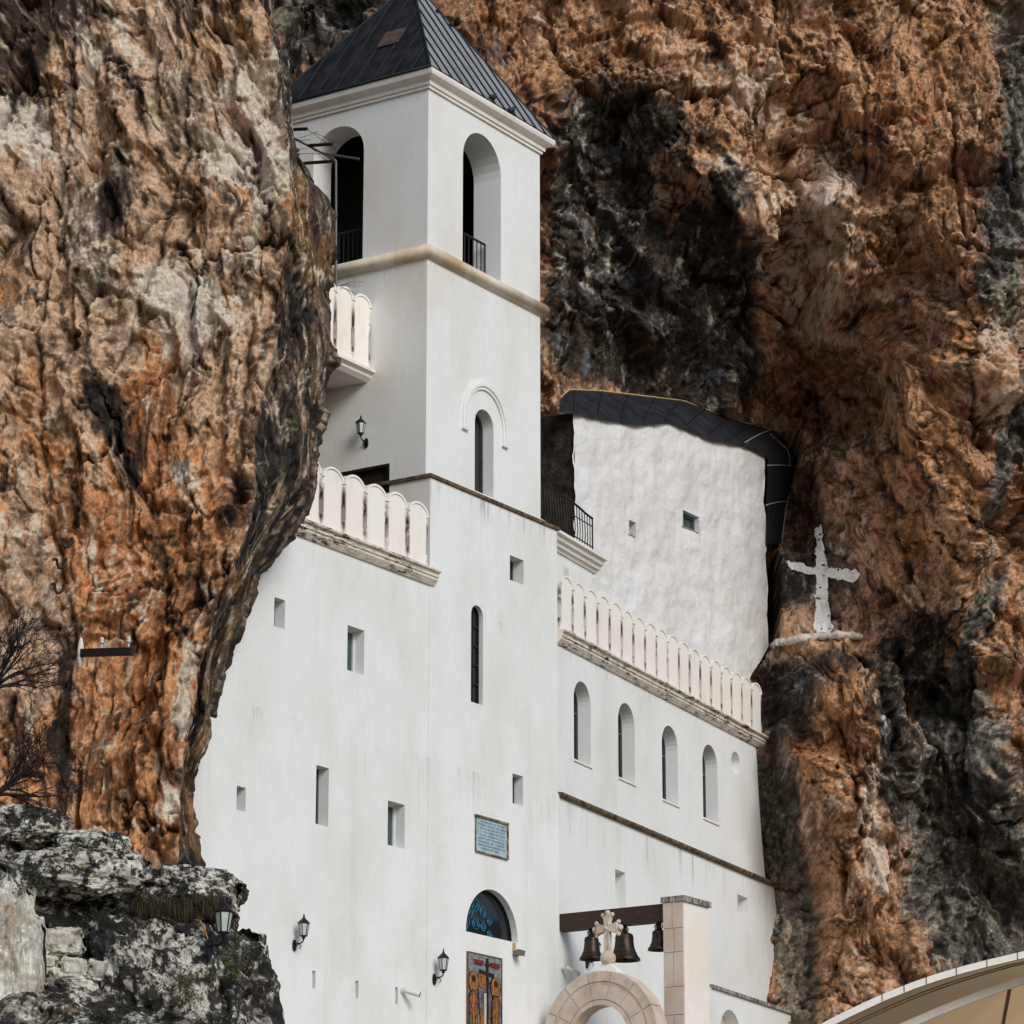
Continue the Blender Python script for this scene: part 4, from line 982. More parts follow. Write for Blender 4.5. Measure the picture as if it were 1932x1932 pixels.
# belfry railings
def railing(fr, u0, u1, z0, z1, w, n, name='railing', r=.014):
    mb = MB()
    for i in range(n+1):
        u = u0+(u1-u0)*i/n; mb.tube([fr.p(u,z0,w), fr.p(u,z1,w)], r if 0 < i < n else r*1.5, 5)
    mb.tube([fr.p(u0,z1,w), fr.p(u1,z1,w)], r*2.0, 6); mb.tube([fr.p(u0,z0+.14,w), fr.p(u1,z0+.14,w)], r, 5)
    return mb.build(name, M['iron'], church)
railing(FR, Bf[0], Bf[1]-.06, bz0, bz0+.98, -.38, 9)
railing(LF, Bl[0], Bl[1], bz0, bz0+.98, -.5, 11)

# --- small balcony parapet on the far left of the tower
BY = Frame((0, -LF.px(693,620)[0]-.02), 0.0)
bzc = BY.px(690,700)[1]; bw = -BY.px(661,640)[0]*.98
b_ = parapet(BY, -4.05*bw+0.0, 0.0, 4, bzc, BY.px(678,556)[1]-bzc, church)
mb = MB(); molding(mb, BY, -5*bw, .03, [(-.9,bzc-.24),(.0,bzc-.24),(.10,bzc-.16),(.10,bzc-.10),(.2,bzc-.06),(.2,bzc),(-.9,bzc)]); mb.build('cornice', M['trim'], church)

# --- right wing
ru = lambda x, y: RW.px(x, y)
wins = [rect(RW,1083,1287,1115,1440), rect(RW,1167,1328,1198,1478), rect(RW,1250,1371,1280,1518), rect(RW,1327,1407,1355,1551)]
wins = []
for (xl, yl, xr, ytop, ybl) in [(1083,0,1115,1286,1432),(1167,0,1198,1327,1466),(1250,0,1280,1370,1507),(1327,0,1355,1406,1542)]:
    ua, zb_ = RW.px(xl, ybl); ub, _ = RW.px(xr, ybl); uc, zt_ = RW.px((xl+xr)/2-1, ytop); wins.append((ua, ub, zb_, zt_))
ou, oz = RW.px(1388,1440); orr = (RW.px(1397,1440)[0]-RW.px(1380,1440)[0])/2
orz = (RW.px(1388,1419)[1]-RW.px(1388,1462)[1])/2
ocu = [(ou+orr*math.cos(t*math.pi/12), oz+orz*math.sin(t*math.pi/12)) for t in range(24)]
uend = RW.px(1427,1450)[0]
low1 = rect(RW,1156,1640,1176,1722); low2 = rect(RW,1387,1687,1407,1727)
ztopR = ZRC+.2
mb = MB()
edge = [RW.px(x, y) for x, y in [(1447,1684),(1442,1640),(1437,1570),(1431,1500),(1428,1440),(1425,1405)]]
edge = [(u+.03*rnd.uniform(-1,1), z) for u, z in edge]
wall(mb, RW, [(0,ZM)]+edge+[(edge[-1][0],ztopR),(0,ztopR)], [(apoly(r_),.34) for r_ in wins]+[(ocu,.34)], .7)
mb.build('wall', M['wall'], church, label='right wing wall with four arched windows and a round one')
for i, r_ in enumerate(wins):
    window(church, RW, apoly(r_), .34, .035, 'glass', 'frame', [('h',.66)], name='window')
    s_ = MB(); s_.fbox(RW, r_[0]-.03, r_[1]+.03, r_[2]-.045, r_[2]-.003, -.3, .035); s_.build('window_sill', M['trim'], church)
mb = MB(); mb.prism(RW, [(ou+(orr+.0)*math.cos(t*math.pi/12), oz+orz*math.sin(t*math.pi/12)) for t in range(24)], -.40, -.335); mb.build('oculus_panel', M['wall'], church)
edge2 = [RW.px(x, y, .10) for x, y in [(1515,2010),(1500,1925),(1493,1880),(1483,1820),(1476,1770),(1468,1720),(1463,1692)]]
R2 = Frame(tuple(RW.p(0,0,.06)[:2]), math.radians(7.9))
mb = MB(); wall(mb, R2, [(0,Z0),(edge2[0][0],Z0)]+[(u+.03*rnd.uniform(-1,1), z) for u, z in edge2[:-1]]+[(edge2[-1][0],ZM),(0,ZM)], [(rpoly(low1),.46),(rpoly(low2),.46)], .7)
mb.build('wall', M['wall'], church, label='lower right wall with two small square windows')
for r_ in (low1, low2):
    mb = MB(); mb.fbox(R2, r_[0]-.02, r_[1]+.02, r_[2]-.02, r_[3]+.02, -.52, -.455); mb.build('window_panel', M['trim'], church)
mb = MB(); molding(mb, RW, .05, RW.px(1473,1690,.12)[0], [(-.1,ZM-.05),(.13,ZM-.05),(.16,ZM-.01),(.15,ZM+.05),(-.1,ZM+.10)]); mb.build('ledge', M['ledge'], church)
cornice(RW, 0.02, RW.px(1448,1400,.2)[0], ZRC)
zb = ZRC+.31
uR0, uR1 = RW.px(1055,1130,.05)[0]+.02, RW.px(1436,1330,.05)[0]
parapet(RW, uR0, uR1, 18, zb, RW.px(1310,1222,.06)[1]-zb, church)
mb = MB(); mb.add([RW.p(0,ZRC-.1,-.1),RW.p(11,ZRC-.1,-.1),RW.p(11,ZRC-.1,-4),RW.p(0,ZRC-.1,-4)],[(0,1,2,3)]); mb.build('terrace_slab', M['trim'], church)
# balcony between tower and chapel
BB = Frame((LTW, 1.0), math.radians(7.9))
bz = BB.px(1100,1035)[1]; ub1 = BB.px(1117,1070)[0]; ub0 = -.3
mb = MB(); mb.fbox(BB, ub0, ub1, ZRC-.3, bz-.25, -1.4, 0); mb.build('balcony_wall', M['wall'], church)
zbt = BB.px(1140,1050,.3)[1]
mb = MB(); molding(mb, BB, ub0, BB.px(1148,1050,.3)[0]-.1, [(-1.2,zbt-.36),(.04,zbt-.36),(.07,zbt-.29),(.13,zbt-.28),(.15,zbt-.20),(.22,zbt-.18),(.24,zbt-.09),(.32,zbt-.07),(.32,zbt),(-1.2,zbt+.01)])
mb.build('cornice', M['trim'], church)
mb = MB(); ua = ub0+.2; ue = BB.px(1118,1020,.2)[0]; zz1 = BB.px(1118,944,.2)[1]; n = 26
zr_ = BB.px(1022,888,.2)[1]
for i in range(n+1):
    t = i/n; u = ua+(ue-ua)*t
    bow = .05*math.sin(math.pi*min(1, max(0, (t-.0))))
    zt_ = zbt+.92 - (.10*sm(np.array([t]),.7,1.0)[0])
    mb.tube([BB.p(u,zbt,.2), BB.p(u,zbt+.3,.2+bow), BB.p(u,zt_,.2)], .013 if i < n else .02, 5)
mb.tube([BB.p(ua+(ue-ua)*t, zbt+.92-.10*float(sm(np.array([t]),.7,1.0)[0]), .2) for t in np.linspace(0,1,20)], .028, 6)
for zo in (.12, .62): mb.tube([BB.p(ua,zbt+zo,.2+.1*(zo<.3)), BB.p(ue,zbt+zo,.2)], .014, 5)
mb.build('railing', M['iron'], church)
# low wall with coping in front of the right wing
LW = Frame(tuple(RW.p(0,0,.75)[:2]), math.radians(7.9))
lu_a = LW.px(1341,1855)[0]; zcp = LW.px(1420,1882)[1]; lu_b = LW.px(1640,1955)[0]
aw = rect(LW,1357,1906,1398,1932); aw = (aw[0], aw[1], aw[2]-.5, LW.px(1377,1905)[1])
mb = MB(); wall(mb, LW, [(lu_a-1.2,Z0),(lu_b,Z0),(lu_b,zcp-.1),(lu_a-1.2,zcp-.1)], [(apoly(aw),.3)], .4)
lowwall = thing('terrace_wall', LW.p(lu_a,Z0,0), 'low white wall with grey coping and a small arched niche below the right wing', 'wall')
mb.build('wall', M['wall'], lowwall)
mb = MB(); molding(mb, LW, lu_a, lu_b, [(-.5,zcp-.1),(.06,zcp-.1),(.06,zcp-.02),(-.5,zcp+.03)]); mb.build('coping', M['capstone'], lowwall)
mb = MB(); mb.fbox(LW, aw[0]-.05, aw[1]+.05, aw[2]-.05, aw[3]+.05, -.36, -.295); mb.build('niche', M['stone2'], lowwall)

# ------------------------------------------------------------------ cave chapel
chap = thing('cave_chapel', CH.p(CH.px(1260,1240)[0], CH.px(1260,1240)[1]), 'rough whitewashed chapel front built into the cliff under a black lead roof', 'chapel')
topl = [(1083,776),(1130,786),(1200,796),(1262,792),(1340,825),(1400,835),(1442,856)]
side = [(1443,900),(1440,950),(1446,1000),(1444,1050),(1449,1110),(1447,1160),(1450,1218),(1440,1236)]
outl = [CH.px(*p) for p in [(1086,1320),(1300,1350),(1400,1300)]+side[::-1]+topl[::-1]]
def densify(P, s):
    out = []
    for a, b in zip(P, P[1:]+P[:1]):
        a, b = np.array(a), np.array(b); n = max(1, int(np.linalg.norm(b-a)/s))
        for i in range(n): out.append(a+(b-a)*i/n)
    return out
dp = densify(outl, .09); dp = [p + np.array([.035*gn(np.array([p[0]*3]),np.array([p[1]*3]),np.array([1.]))[0], .035*gn(np.array([p[0]*3]),np.array([p[1]*3]),np.array([7.]))[0]]) for p in dp]
cw1 = rect(CH,1286.5,962,1318,1006); cw2 = rect(CH,1185,981,1198,1013)
hol = [rpoly(cw1), rpoly(cw2)]
pts = list(dp); edges = [(i, (i+1) % len(dp)) for i in range(len(dp))]; loopsf = [list(range(len(dp)))]
for h in hol:
    hd = densify(h, .08); hd = [p+np.array([rnd.uniform(-.014,.014), rnd.uniform(-.014,.014)]) for p in hd]; b = len(pts); pts += hd; edges += [(b+i, b+(i+1) % len(hd)) for i in range(len(hd))]
us = [p[0] for p in dp]; zs = [p[1] for p in dp]
for u in np.arange(min(us), max(us), .08):
    for z in np.arange(min(zs), max(zs), .08):
        pts.append(np.array([u+rnd.uniform(-.02,.02), z+rnd.uniform(-.02,.02)]))
res = delaunay_2d_cdt([Vector((float(p[0]), float(p[1]))) for p in pts], edges, loopsf, 1, 1e-4)
vv, ff = res[0], res[2]
def inrect(c, r): return r[0] < c[0] < r[1] and r[2] < c[1] < r[3]
A = np.array([(v.x, v.y) for v in vv])
off = .07*fbm(A[:,0]*1.3, A[:,1]*1.3, 0*A[:,0], 3) + .018*fbm(A[:,0]*5, A[:,1]*5, 0*A[:,0]+5, 3)
# the wall rounds off towards its top and right edges
mb = MB(); mb.add([CH.p(v.x, v.y, o_) for v, o_ in zip(vv, off)], [tuple(f) for f in ff if not any(inrect(np.mean([A[i] for i in f], 0), r_) for r_ in (cw1, cw2))], 0, True)
n = len(dp); V = [CH.p(p[0], p[1], 0) for p in dp] + [CH.p(p[0], p[1], -1.5) for p in dp]
ul_ = min(us)+.15
mb.add(V, [(i, n+i, n+(i+1) % n, (i+1) % n) for i in range(n) if not (dp[i][0] < ul_ and dp[(i+1) % n][0] < ul_)])
for h in hol:
    V = [CH.p(u,z,.03) for u,z in h] + [CH.p(u,z,-.2) for u,z in h]; mb.add(V, [(i,(i+1)%4,4+(i+1)%4,4+i) for i in range(4)])
mb.build('wall', M['chapel'], chap)
window(chap, CH, rpoly(cw1), .14, .09, 'pale_glass', 'frame'); window(chap, CH, rpoly(cw2), .19, .02, 'glass', 'frame')
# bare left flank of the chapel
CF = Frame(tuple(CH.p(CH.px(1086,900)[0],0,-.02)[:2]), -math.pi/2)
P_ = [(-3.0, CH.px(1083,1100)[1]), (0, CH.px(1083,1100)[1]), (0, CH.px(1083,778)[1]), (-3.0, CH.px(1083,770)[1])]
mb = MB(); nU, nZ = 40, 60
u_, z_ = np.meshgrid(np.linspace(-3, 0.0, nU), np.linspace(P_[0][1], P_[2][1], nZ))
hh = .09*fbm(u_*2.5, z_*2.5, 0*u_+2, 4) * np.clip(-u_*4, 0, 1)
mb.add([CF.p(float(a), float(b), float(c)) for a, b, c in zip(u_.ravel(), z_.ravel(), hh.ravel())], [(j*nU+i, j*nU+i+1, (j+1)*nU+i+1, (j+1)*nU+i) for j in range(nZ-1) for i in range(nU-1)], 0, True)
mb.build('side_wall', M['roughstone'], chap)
# lead roof skirt: lower edge on the wall head, upper edge against the rock
lowE = [CH.p(*CH.px(x, y+2), .10) for x, y in [(1048,772)]+topl]+[CH.p(*CH.px(x, y), .06) for x, y in [(1444,900),(1442,960),(1443,1000),(1442,1030)]]
upE = UPW[1:]
def resample(P, n):
    P = np.array(P); s = np.concatenate([[0], np.cumsum(np.linalg.norm(np.diff(P, axis=0), axis=1))]); t = np.linspace(0, s[-1], n)
    return np.stack([np.interp(t, s, P[:, k]) for k in range(3)], 1)
a1, a2 = resample(lowE, 60), resample(upE, 60)
mb = MB(); V = []
for k in range(4):
    t = k/3.0
    for i in range(60): V.append(a1[i]*(1-t)+a2[i]*t + np.array([0,0,.03*math.sin(math.pi*t)]))
mb.add(V, [(k*60+i, k*60+i+1, k*60+60+i+1, k*60+60+i) for k in range(3) for i in range(59)], 0, True)
V = [p for p in a1]+[p-np.array([0,0,.07]) for p in a1]; mb.add(V, [(i,60+i,61+i,i+1) for i in range(59)])
lead = mb.build('roof', M['lead'], chap)
mb = MB()
for i in range(3, 40, 5):
    mb.tube([a1[i]*(1-t)+a2[i]*t+np.array([0,0,.03*math.sin(math.pi*t)+.008]) for t in np.linspace(0,1,5)], .016, 5)
mb.build('roof_seam', M['seam'], lead)
mb = MB()
for i in (42, 49, 54): mb.tube([a1[i]*(1-t)+a2[i]*t+np.array([0,0,.03*math.sin(math.pi*t)+.012]) for t in np.linspace(0,1,5)], .018, 5)
mb.tube([a1[i]*.25+a2[i]*.75+np.array([0,0,.04]) for i in range(43, 50)], .015, 5)
mb.tube([a2[i]+np.array([-.02,-.02,.0]) for i in range(44, 60)], .016, 5)
mb.build('sealed_joint', M['whiteline'], lead)
mb = MB(); mb.tube([a2[i]+np.array([0,0,.015]) for i in range(0, 46)], .022, 5); mb.build('roof_edge', M['yellowplastic'], lead)

# ------------------------------------------------------------------ cross painted on the cliff, mortar ledges
cu, cz = on_cliff(1552, 1090)
def cliff_pt(px, py):
    u, z = on_cliff(px, py); return u, z
def exact(P): return list(zip(*face_uz(P)))
ctr = exact([(1547,1000),(1549,1040),(1552,1075),(1552,1120),(1553,1160),(1553,1186)])
wdt = [15,18,20,22,30,40]
arm = exact([(1495,1068),(1520,1074),(1552,1078),(1585,1085),(1612,1089)]); wda = [20,21,22,22,26]
uu, zz = np.meshgrid(np.arange(cu-1.2, cu+1.2, .022), np.arange(cz-2.0, cz+1.8, .022))
def inpoly(u, z, P, Wd):
    m = np.zeros(u.shape, bool); nn = .035*fbm(u*6, z*6, 0*u, 4, .6)
    for (a, b, w0, w1) in zip(P[:-1], P[1:], Wd[:-1], Wd[1:]):
        bx, by = b[0]-a[0], b[1]-a[1]; t = np.clip(((u-a[0])*bx+(z-a[1])*by)/(bx*bx+by*by), 0, 1)
        d_ = np.hypot(u-a[0]-t*bx, z-a[1]-t*by); m |= d_ < (w0+(w1-w0)*t)/2/78 + nn
    return m
mask = inpoly(uu, zz, ctr, wdt) | inpoly(uu, zz, arm, wda)
mask &= ~((fbm(uu*9, zz*9, 0*uu+4, 3) > .62))
Pw = cliff_pos(uu, zz, .06); r_, c_ = uu.shape
ids = -np.ones(r_*c_, int); fq = []
mm = mask[:-1,:-1] & mask[1:,1:] & mask[1:,:-1] & mask[:-1,1:]
mb = MB(); flat = Pw.reshape(-1, 3); vs = []
for j, i in zip(*np.nonzero(mm)):
    q = [j*c_+i, j*c_+i+1, (j+1)*c_+i+1, (j+1)*c_+i]
    for k in q:
        if ids[k] < 0: ids[k] = len(vs); vs.append(flat[k])
    fq.append(tuple(ids[k] for k in q))
mb.add(vs, fq, 0, True)
mb.build('painted_cross', M['paint'], label='rough white cross painted on the brown cliff beside the chapel', cat='cross')
def mortar(name, pts, rad, label):
    uq, zq_ = face_uz(pts); P = cliff_pos(uq, zq_, .06)
    P = resample(P, 30); P = [p+np.array([0,0,.03*math.sin(i*2.1)*rnd.random()]) for i, p in enumerate(P)]
    mb = MB(); mb.tube(P, [rad*(.8+.4*rnd.random()) for _ in P], 7); mb.build(name, M['mortar'], label=label, cat='mortar ledge')
mortar('mortar_ledge', [(1478,1214),(1510,1207),(1545,1202),(1590,1200),(1624,1203)], .10, 'white mortar ledge on the rock just under the painted cross')
mortar('mortar_ledge', [(1385,1270),(1410,1256),(1440,1232),(1470,1212)], .09, 'pale mortar strip slanting down from the chapel corner')

# ------------------------------------------------------------------ things on the facade
def lantern(fr, u, z, label, s=1.0, name='wall_lantern'):
    p0 = fr.p(u, z, 0)
    t = thing(name, p0, label, 'wall lamp', 'black wall lanterns')
    P = lambda w, dz, du=0: fr.p(u+du*s, z+dz*s, w*s)
    mb = MB(); mb.prism(fr, [(u+.05*s*math.cos(a), z+.115*s*math.sin(a)) for a in np.linspace(0, 2*math.pi, 15)[:-1]], 0, .035*s); mb.build('backplate', M['iron'], t)
    mb = MB(); mb.tube([P(.03,.02),P(.09,.035),P(.16,.03),P(.22,.06),P(.235,.10)], .014*s, 6)
    mb.tube([P(.05,-.02)]+[P(.12+.055*math.cos(a), -.03+.045*math.sin(a)) for a in np.linspace(math.pi, -1.2, 12)], .008*s, 5); mb.build('arm', M['iron'], t)
    c = P(.235, .10)
    def hexring(r, dz): return [c+np.array([r*s*math.cos(k*math.pi/3+.3), r*s*math.sin(k*math.pi/3+.3), dz*s]) for k in range(6)]
    A, B = hexring(.068,.07), hexring(.105,.31)
    mb = MB(); mb.add(A+B, [(k,(k+1)%6,6+(k+1)%6,6+k) for k in range(6)]); mb.build('pane', M['lampglass'], t)
    mb = MB()
    for k in range(6): mb.tube([A[k],B[k]], .009*s, 5)
    mb.tube(A+A[:1], .011*s, 5); mb.tube(B+B[:1], .013*s, 5)
    mb.lathe(c, [(.012*s,0),(.035*s,.02*s),(.03*s,.045*s),(.075*s,.06*s),(.07*s,.075*s),(.0,.08*s)], 12); mb.build('frame', M['iron'], t)
    mb = MB(); C0, C1, C2 = hexring(.13,.31), hexring(.085,.36), hexring(.03,.41)
    mb.add(C0+C1+C2, [(k,(k+1)%6,6+(k+1)%6,6+k) for k in range(6)]+[(6+k,6+(k+1)%6,12+(k+1)%6,12+k) for k in range(6)]+[tuple(range(5,-1,-1)),tuple(range(12,18))])
    mb.lathe(c, [(.0,.40*s),(.03*s,.41*s),(.022*s,.43*s),(.012*s,.44*s),(.022*s,.455*s),(.012*s,.475*s),(.006*s,.50*s),(.0,.515*s)], 10); mb.build('cap', M['iron'], t)
    return t
u, z = FW.px(554,1784); lantern(FW, u, z, 'black wall lantern on the left wing wall above the slit windows', .98)
u, z = FL.px(818,1848); lantern(FL, u, z, 'black wall lantern to the left of the mosaic panel')
u, z = R2.px(1106,1818); lantern(R2, u, z, 'black wall lantern half hidden behind the stone cross', .98)
# lantern on the left tower face, seen against the wall
u, z = LF.px(692,826); lantern(LF, u, z-.12, 'dark wall lantern on the shaded left face of the bell tower', .95)
# lanterns on the rocks
rk = Frame(tuple(at_h(393,1790,-15.8)[:2]), math.radians(-5)); zk = at_h(393,1790,-15.8)[2]
lantern(rk, 0, zk, 'large black lantern fixed to the lichened rocks', 1.3)
rk2 = Frame(tuple(at_h(335,1640,-12.9)[:2]), math.radians(-20)); zk2 = at_h(335,1640,-12.9)[2]
lantern(rk2, 0, zk2-.36, 'black lantern peeping over the boulder at the foot of the cliff', 1.0)
# orange cable by the rock lantern
mb = MB(); mb.tube([at_h(x, y, -15.3) for x, y in [(368,1735),(378,1737),(384,1748),(389,1762),(393,1775)]], .012, 6); mb.build('orange_cable', M['orangecable'], label='orange cable bent over the rock beside the large lantern', cat='cable')

# plaque
pr = rect(FL,897,1541,954,1620)
pl = thing('inscription_plaque', FL.p((pr[0]+pr[1])/2, pr[2], 0), 'pale blue marble inscription plaque set in the tower wall', 'plaque')
mb = MB(); mb.fbox(FL, pr[0], pr[1], pr[2], pr[3], 0, .025); mb.build('slab', M['plaque'], pl)
mb = MB(); b = .05
mb.fbox(FL, pr[0]-b, pr[1]+b, pr[3], pr[3]+b*.9, 0, .06); mb.fbox(FL, pr[1], pr[1]+b, pr[2], pr[3], 0, .05)
mb.fbox(FL, pr[0]-b*.5, pr[0], pr[2], pr[3], 0, .03); mb.fbox(FL, pr[0]-b*.5, pr[1]+b, pr[2]-b*.5, pr[2], 0, .05); mb.build('frame', M['plaqueframe'], pl)
mb = MB(); rw = random.Random(3); nl = 9; lhh = (pr[3]-pr[2]-.08)/nl
for i in range(nl):
    zt_ = pr[3]-.05-i*lhh; u_ = pr[0]+.06+(.0 if 0 < i < nl-1 else .12); ue_ = pr[1]-.06-(0 if i < nl-1 else .2)
    hgt = lhh*.58
    while u_ < ue_:
        wl = rw.uniform(.03,.05); k = rw.randrange(6); st = .011
        def bar(a, b_, c, d_): mb.fbox(FL, u_+a*wl, u_+b_*wl, zt_-hgt+c*hgt, zt_-hgt+d_*hgt, .024, .030)
        bar(0,.28,0,1)
        if k in (0,1,4): bar(.72,1,0,1)
        if k in (0,2,5): bar(.28,1 if k != 0 else .72,.8,1)
        if k in (1,3,5): bar(.28,.72,.4,.58)
        if k in (2,4): bar(.28,.9 if k == 2 else .72,0,.18)
        if k == 3: bar(.72,1,0,.58)
        u_ += wl+.014
        if rw.random() < .16: u_ += .035
mb.build('lettering', M['ink'], pl)
# mosaic panel
mt = thing('mosaic_icon', FL.p((mosr[0]+mosr[1])/2, mosr[2], 0), 'mosaic panel of three haloed figures around a cross beside the entrance', 'mosaic')
mu0, mu1, mz0, mz1 = mosr; MWd = mu1-mu0; mzt = mz1
mb = MB(); mb.fbox(FL, mu0, mu1, mz0, mz1, 0, .03)
mb.build('panel', M['mgrey'], mt)
mb = MB(); e = .014
mb.fbox(FL, mu0-e, mu0, mz0, mz1, 0, .05); mb.fbox(FL, mu1, mu1+e, mz0, mz1, 0, .05); mb.fbox(FL, mu0-e, mu1+e, mz1, mz1+e, 0, .05); mb.build('border', M['joint'], mt)
mats = ['mgold','mred','mblue','mdark','mskin','mwhite','mgreen','mtext']; mi = {k: i for i, k in enumerate(mats)}
mb = MB(); lay = [.033]
Hm = 1.72                               # picture height in units of panel width (visible part)
def mp(x, y): return mu0+x*MWd, mz1-y*MWd
def mpoly(P, m):
    if m not in ('mtext', 'mdark') and len(P) < 30:          # dark setting line round each figure
        cx_, cy_ = np.mean([p[0] for p in P]), np.mean([p[1] for p in P])
        lay[0] += .0006; mb.prism(FL, [mp(cx_+(x-cx_)*1.10+.008*np.sign(x-cx_), cy_+(y-cy_)*1.03) for x, y in P][::-1], .02, lay[0], mi['mdark'])
    lay[0] += .0006; mb.prism(FL, [mp(*p) for p in P][::-1], .02, lay[0], mi[m])
def mell(cx, cy, rx, ry, m, n=16): mpoly([(cx+rx*math.cos(t*2*math.pi/n), cy+ry*math.sin(t*2*math.pi/n)) for t in range(n)], m)
mpoly([(0,1.95),(1,1.95),(1,1.72),(.6,1.66),(.3,1.7),(0,1.75)], 'mgreen')
for i in range(6): mell(.1+.16*i, 1.78+.05*(i % 2), .07, .05, 'mwhite' if i % 2 else 'mgreen', 8)
mpoly([(.3,.55),(.42,.42),(.6,.42),(.7,.55),(.68,1.0),(.56,1.05),(.36,1.0)], 'mblue'); mell(.43,.42,.17,.13,'mgold')
mpoly([(.36,.95),(.46,.95),(.46,1.62),(.37,1.65)], 'mgold'); mpoly([(.47,.62),(.54,.62),(.54,1.62),(.47,1.62)], 'mwhite'); mpoly([(.55,.95),(.62,.95),(.6,1.35),(.56,1.4)], 'mgold')
mell(.45,.40,.07,.08,'mskin'); mell(.45,.34,.08,.05,'mgold')
mell(.15,.47,.14,.17,'mgold'); mell(.15,.48,.055,.085,'mskin'); mell(.15,.42,.06,.06,'mdark')
mpoly([(.03,.72),(.1,.62),(.2,.62),(.27,.78),(.25,1.15),(.27,1.8),(.03,1.8),(.02,1.0)], 'mred'); mpoly([(.12,.62),(.18,.62),(.17,1.8),(.13,1.8)], 'mgold')
mell(.13,.86,.05,.05,'mskin',8); mpoly([(.04,1.0),(.1,1.0),(.1,1.8),(.05,1.8)], 'mblue'); mpoly([(.20,1.05),(.24,1.05),(.25,1.75),(.21,1.75)], 'mgold')
mell(.80,.50,.14,.17,'mgold'); mell(.80,.51,.05,.09,'mskin'); mell(.80,.44,.06,.06,'mdark')
mpoly([(.70,.75),(.76,.64),(.86,.64),(.95,.8),(.98,1.2),(.94,1.85),(.72,1.85),(.69,1.1)], 'mred'); mpoly([(.78,.66),(.85,.66),(.83,1.85),(.79,1.85)], 'mgold'); mpoly([(.89,.82),(.95,.86),(.96,1.3),(.88,1.3)], 'mblue')
mell(.76,.90,.05,.04,'mskin',8); mpoly([(.70,1.0),(.75,1.0),(.76,1.8),(.72,1.8)], 'mgold')
mpoly([(.535,.05),(.575,.05),(.575,1.6),(.535,1.6)], 'mdark'); mpoly([(.32,.25),(.74,.28),(.74,.335),(.32,.305)], 'mdark'); mpoly([(.50,.13),(.62,.135),(.62,.17),(.50,.165)], 'mdark'); mpoly([(.50,1.33),(.60,1.40),(.60,1.46),(.50,1.39)], 'mdark')
for i, x in enumerate([.18,.23,.28,.33,.38,.66,.71,.76,.81,.86]): mpoly([(x,.10),(x+.014,.10),(x+.014,.17),(x,.17)], 'mtext'); mpoly([(x,.13 if i % 2 else .10),(x+.035,.13 if i % 2 else .10),(x+.035,.145 if i % 2 else .115),(x,.145 if i % 2 else .115)], 'mtext'); mpoly([(x+.024,.10 if i % 3 else .135),(x+.036,.10 if i % 3 else .135),(x+.036,.17),(x+.024,.17)], 'mtext')
mb.build('picture', [M[k] for k in mats], mt)
# floodlight and cameras
u, z = FL.px(968,1790); t = thing('floodlight', FL.p(u,z), 'small weathered floodlight at the corner under the lunette window', 'floodlight')
mb = MB(); mb.fbox(FL, u-.03,u+.03,z-.05,z+.12,0,.05); mb.build('bracket', M['yellowplastic'], t)
mb = MB(); mb.ball(FL.p(u+.02,z-.1,.08), .075); f_ = Frame(tuple(FL.p(u,0,.15)[:2]), math.radians(10)); mb.hexa([f_.p(-.06,z-.16,.08),f_.p(.10,z-.16,.08),f_.p(.10,z-.14,-.04),f_.p(-.06,z-.14,-.04),f_.p(-.06,z-.05,.10),f_.p(.10,z-.05,.10),f_.p(.10,z-.02,-.02),f_.p(-.06,z-.02,-.02)]); mb.build('lamp_head', M['oliveplastic'], t)
def bullet(fr, px, py, label, s, ddir):
    u, z = fr.px(px, py); t = thing('security_camera', fr.p(u,z), label, 'camera', 'cameras on the facade')
    mb = MB(); mb.tube([fr.p(u,z,0), fr.p(u,z,.06*s)], [.075*s,.06*s], 12); mb.build('base', M['plastic'], t)
    mb = MB(); a = fr.p(u,z-.02*s,.06*s); b = fr.p(u+.02,z-.02*s,.13*s); mb.tube([a,b], .025*s, 8)
    e = b+np.array(ddir)*.26*s; mb.tube([b-np.array(ddir)*.05*s, b, e], [.045*s,.055*s,.055*s], 12); o = mb.build('housing', M['plastic'], t)
    mb = MB(); mb.tube([e, e+np.array(ddir)*.02*s], [.058*s,.045*s], 12); mb.build('lens', M['iron'], o)
nv = lambda v: np.array(v)/np.linalg.norm(v)
bullet(FW, 758, 1869, 'white bullet camera on the wall beside the rightmost slit window', .95, nv((.55,-.75,-.25)))
bullet(R2, 1060, 1826, 'white bullet camera on the wall just left of the stone gateway', 1.0, nv((.75,-.55,-.42)))

# ------------------------------------------------------------------ bell frame, bells, gateway
PX, PY = 4.9, None
PLN = Frame((4.9, 0), -math.pi/2)            # plane X = 4.9, u = -Y
pu1 = PLN.px(1290,1800)[0]; pu0 = PLN.px(1252,1800)[0]
zcap = PLN.px(1268,1702)[1]
FP_ = Frame((0, -pu1), 0.0)
pxr = FP_.px(1338,1800)[0]
bf = thing('bell_frame', (4.9,-pu1,6.3), 'stone and plaster pillar carrying a dark wooden beam for bells', 'bell frame')
mb = MB(); mb.bbox(4.93, pxr, -pu1+.003, -pu0-.003, 6.31, zcap); mb.build('pillar', M['trim'], bf)
mb = MB()
zz_ = 6.32; i = 0
while zz_ < zcap-.01:
    h = min([.62,.50,.58,.72,.5][i % 5], zcap-zz_-.003); sp = [.46,.5,0,.5,.55][i % 5]
    def blk(a, b): mb.fbox(PLN, a+.006, b-.006, zz_+.006, zz_+h-.006, -.06, .012)
    if sp and h > .3: blk(pu0, pu0+(pu1-pu0)*sp); blk(pu0+(pu1-pu0)*sp, pu1)
    else: blk(pu0, pu1)
    zz_ += h; i += 1
mb.build('stone_facing', M['stone2'], bf)
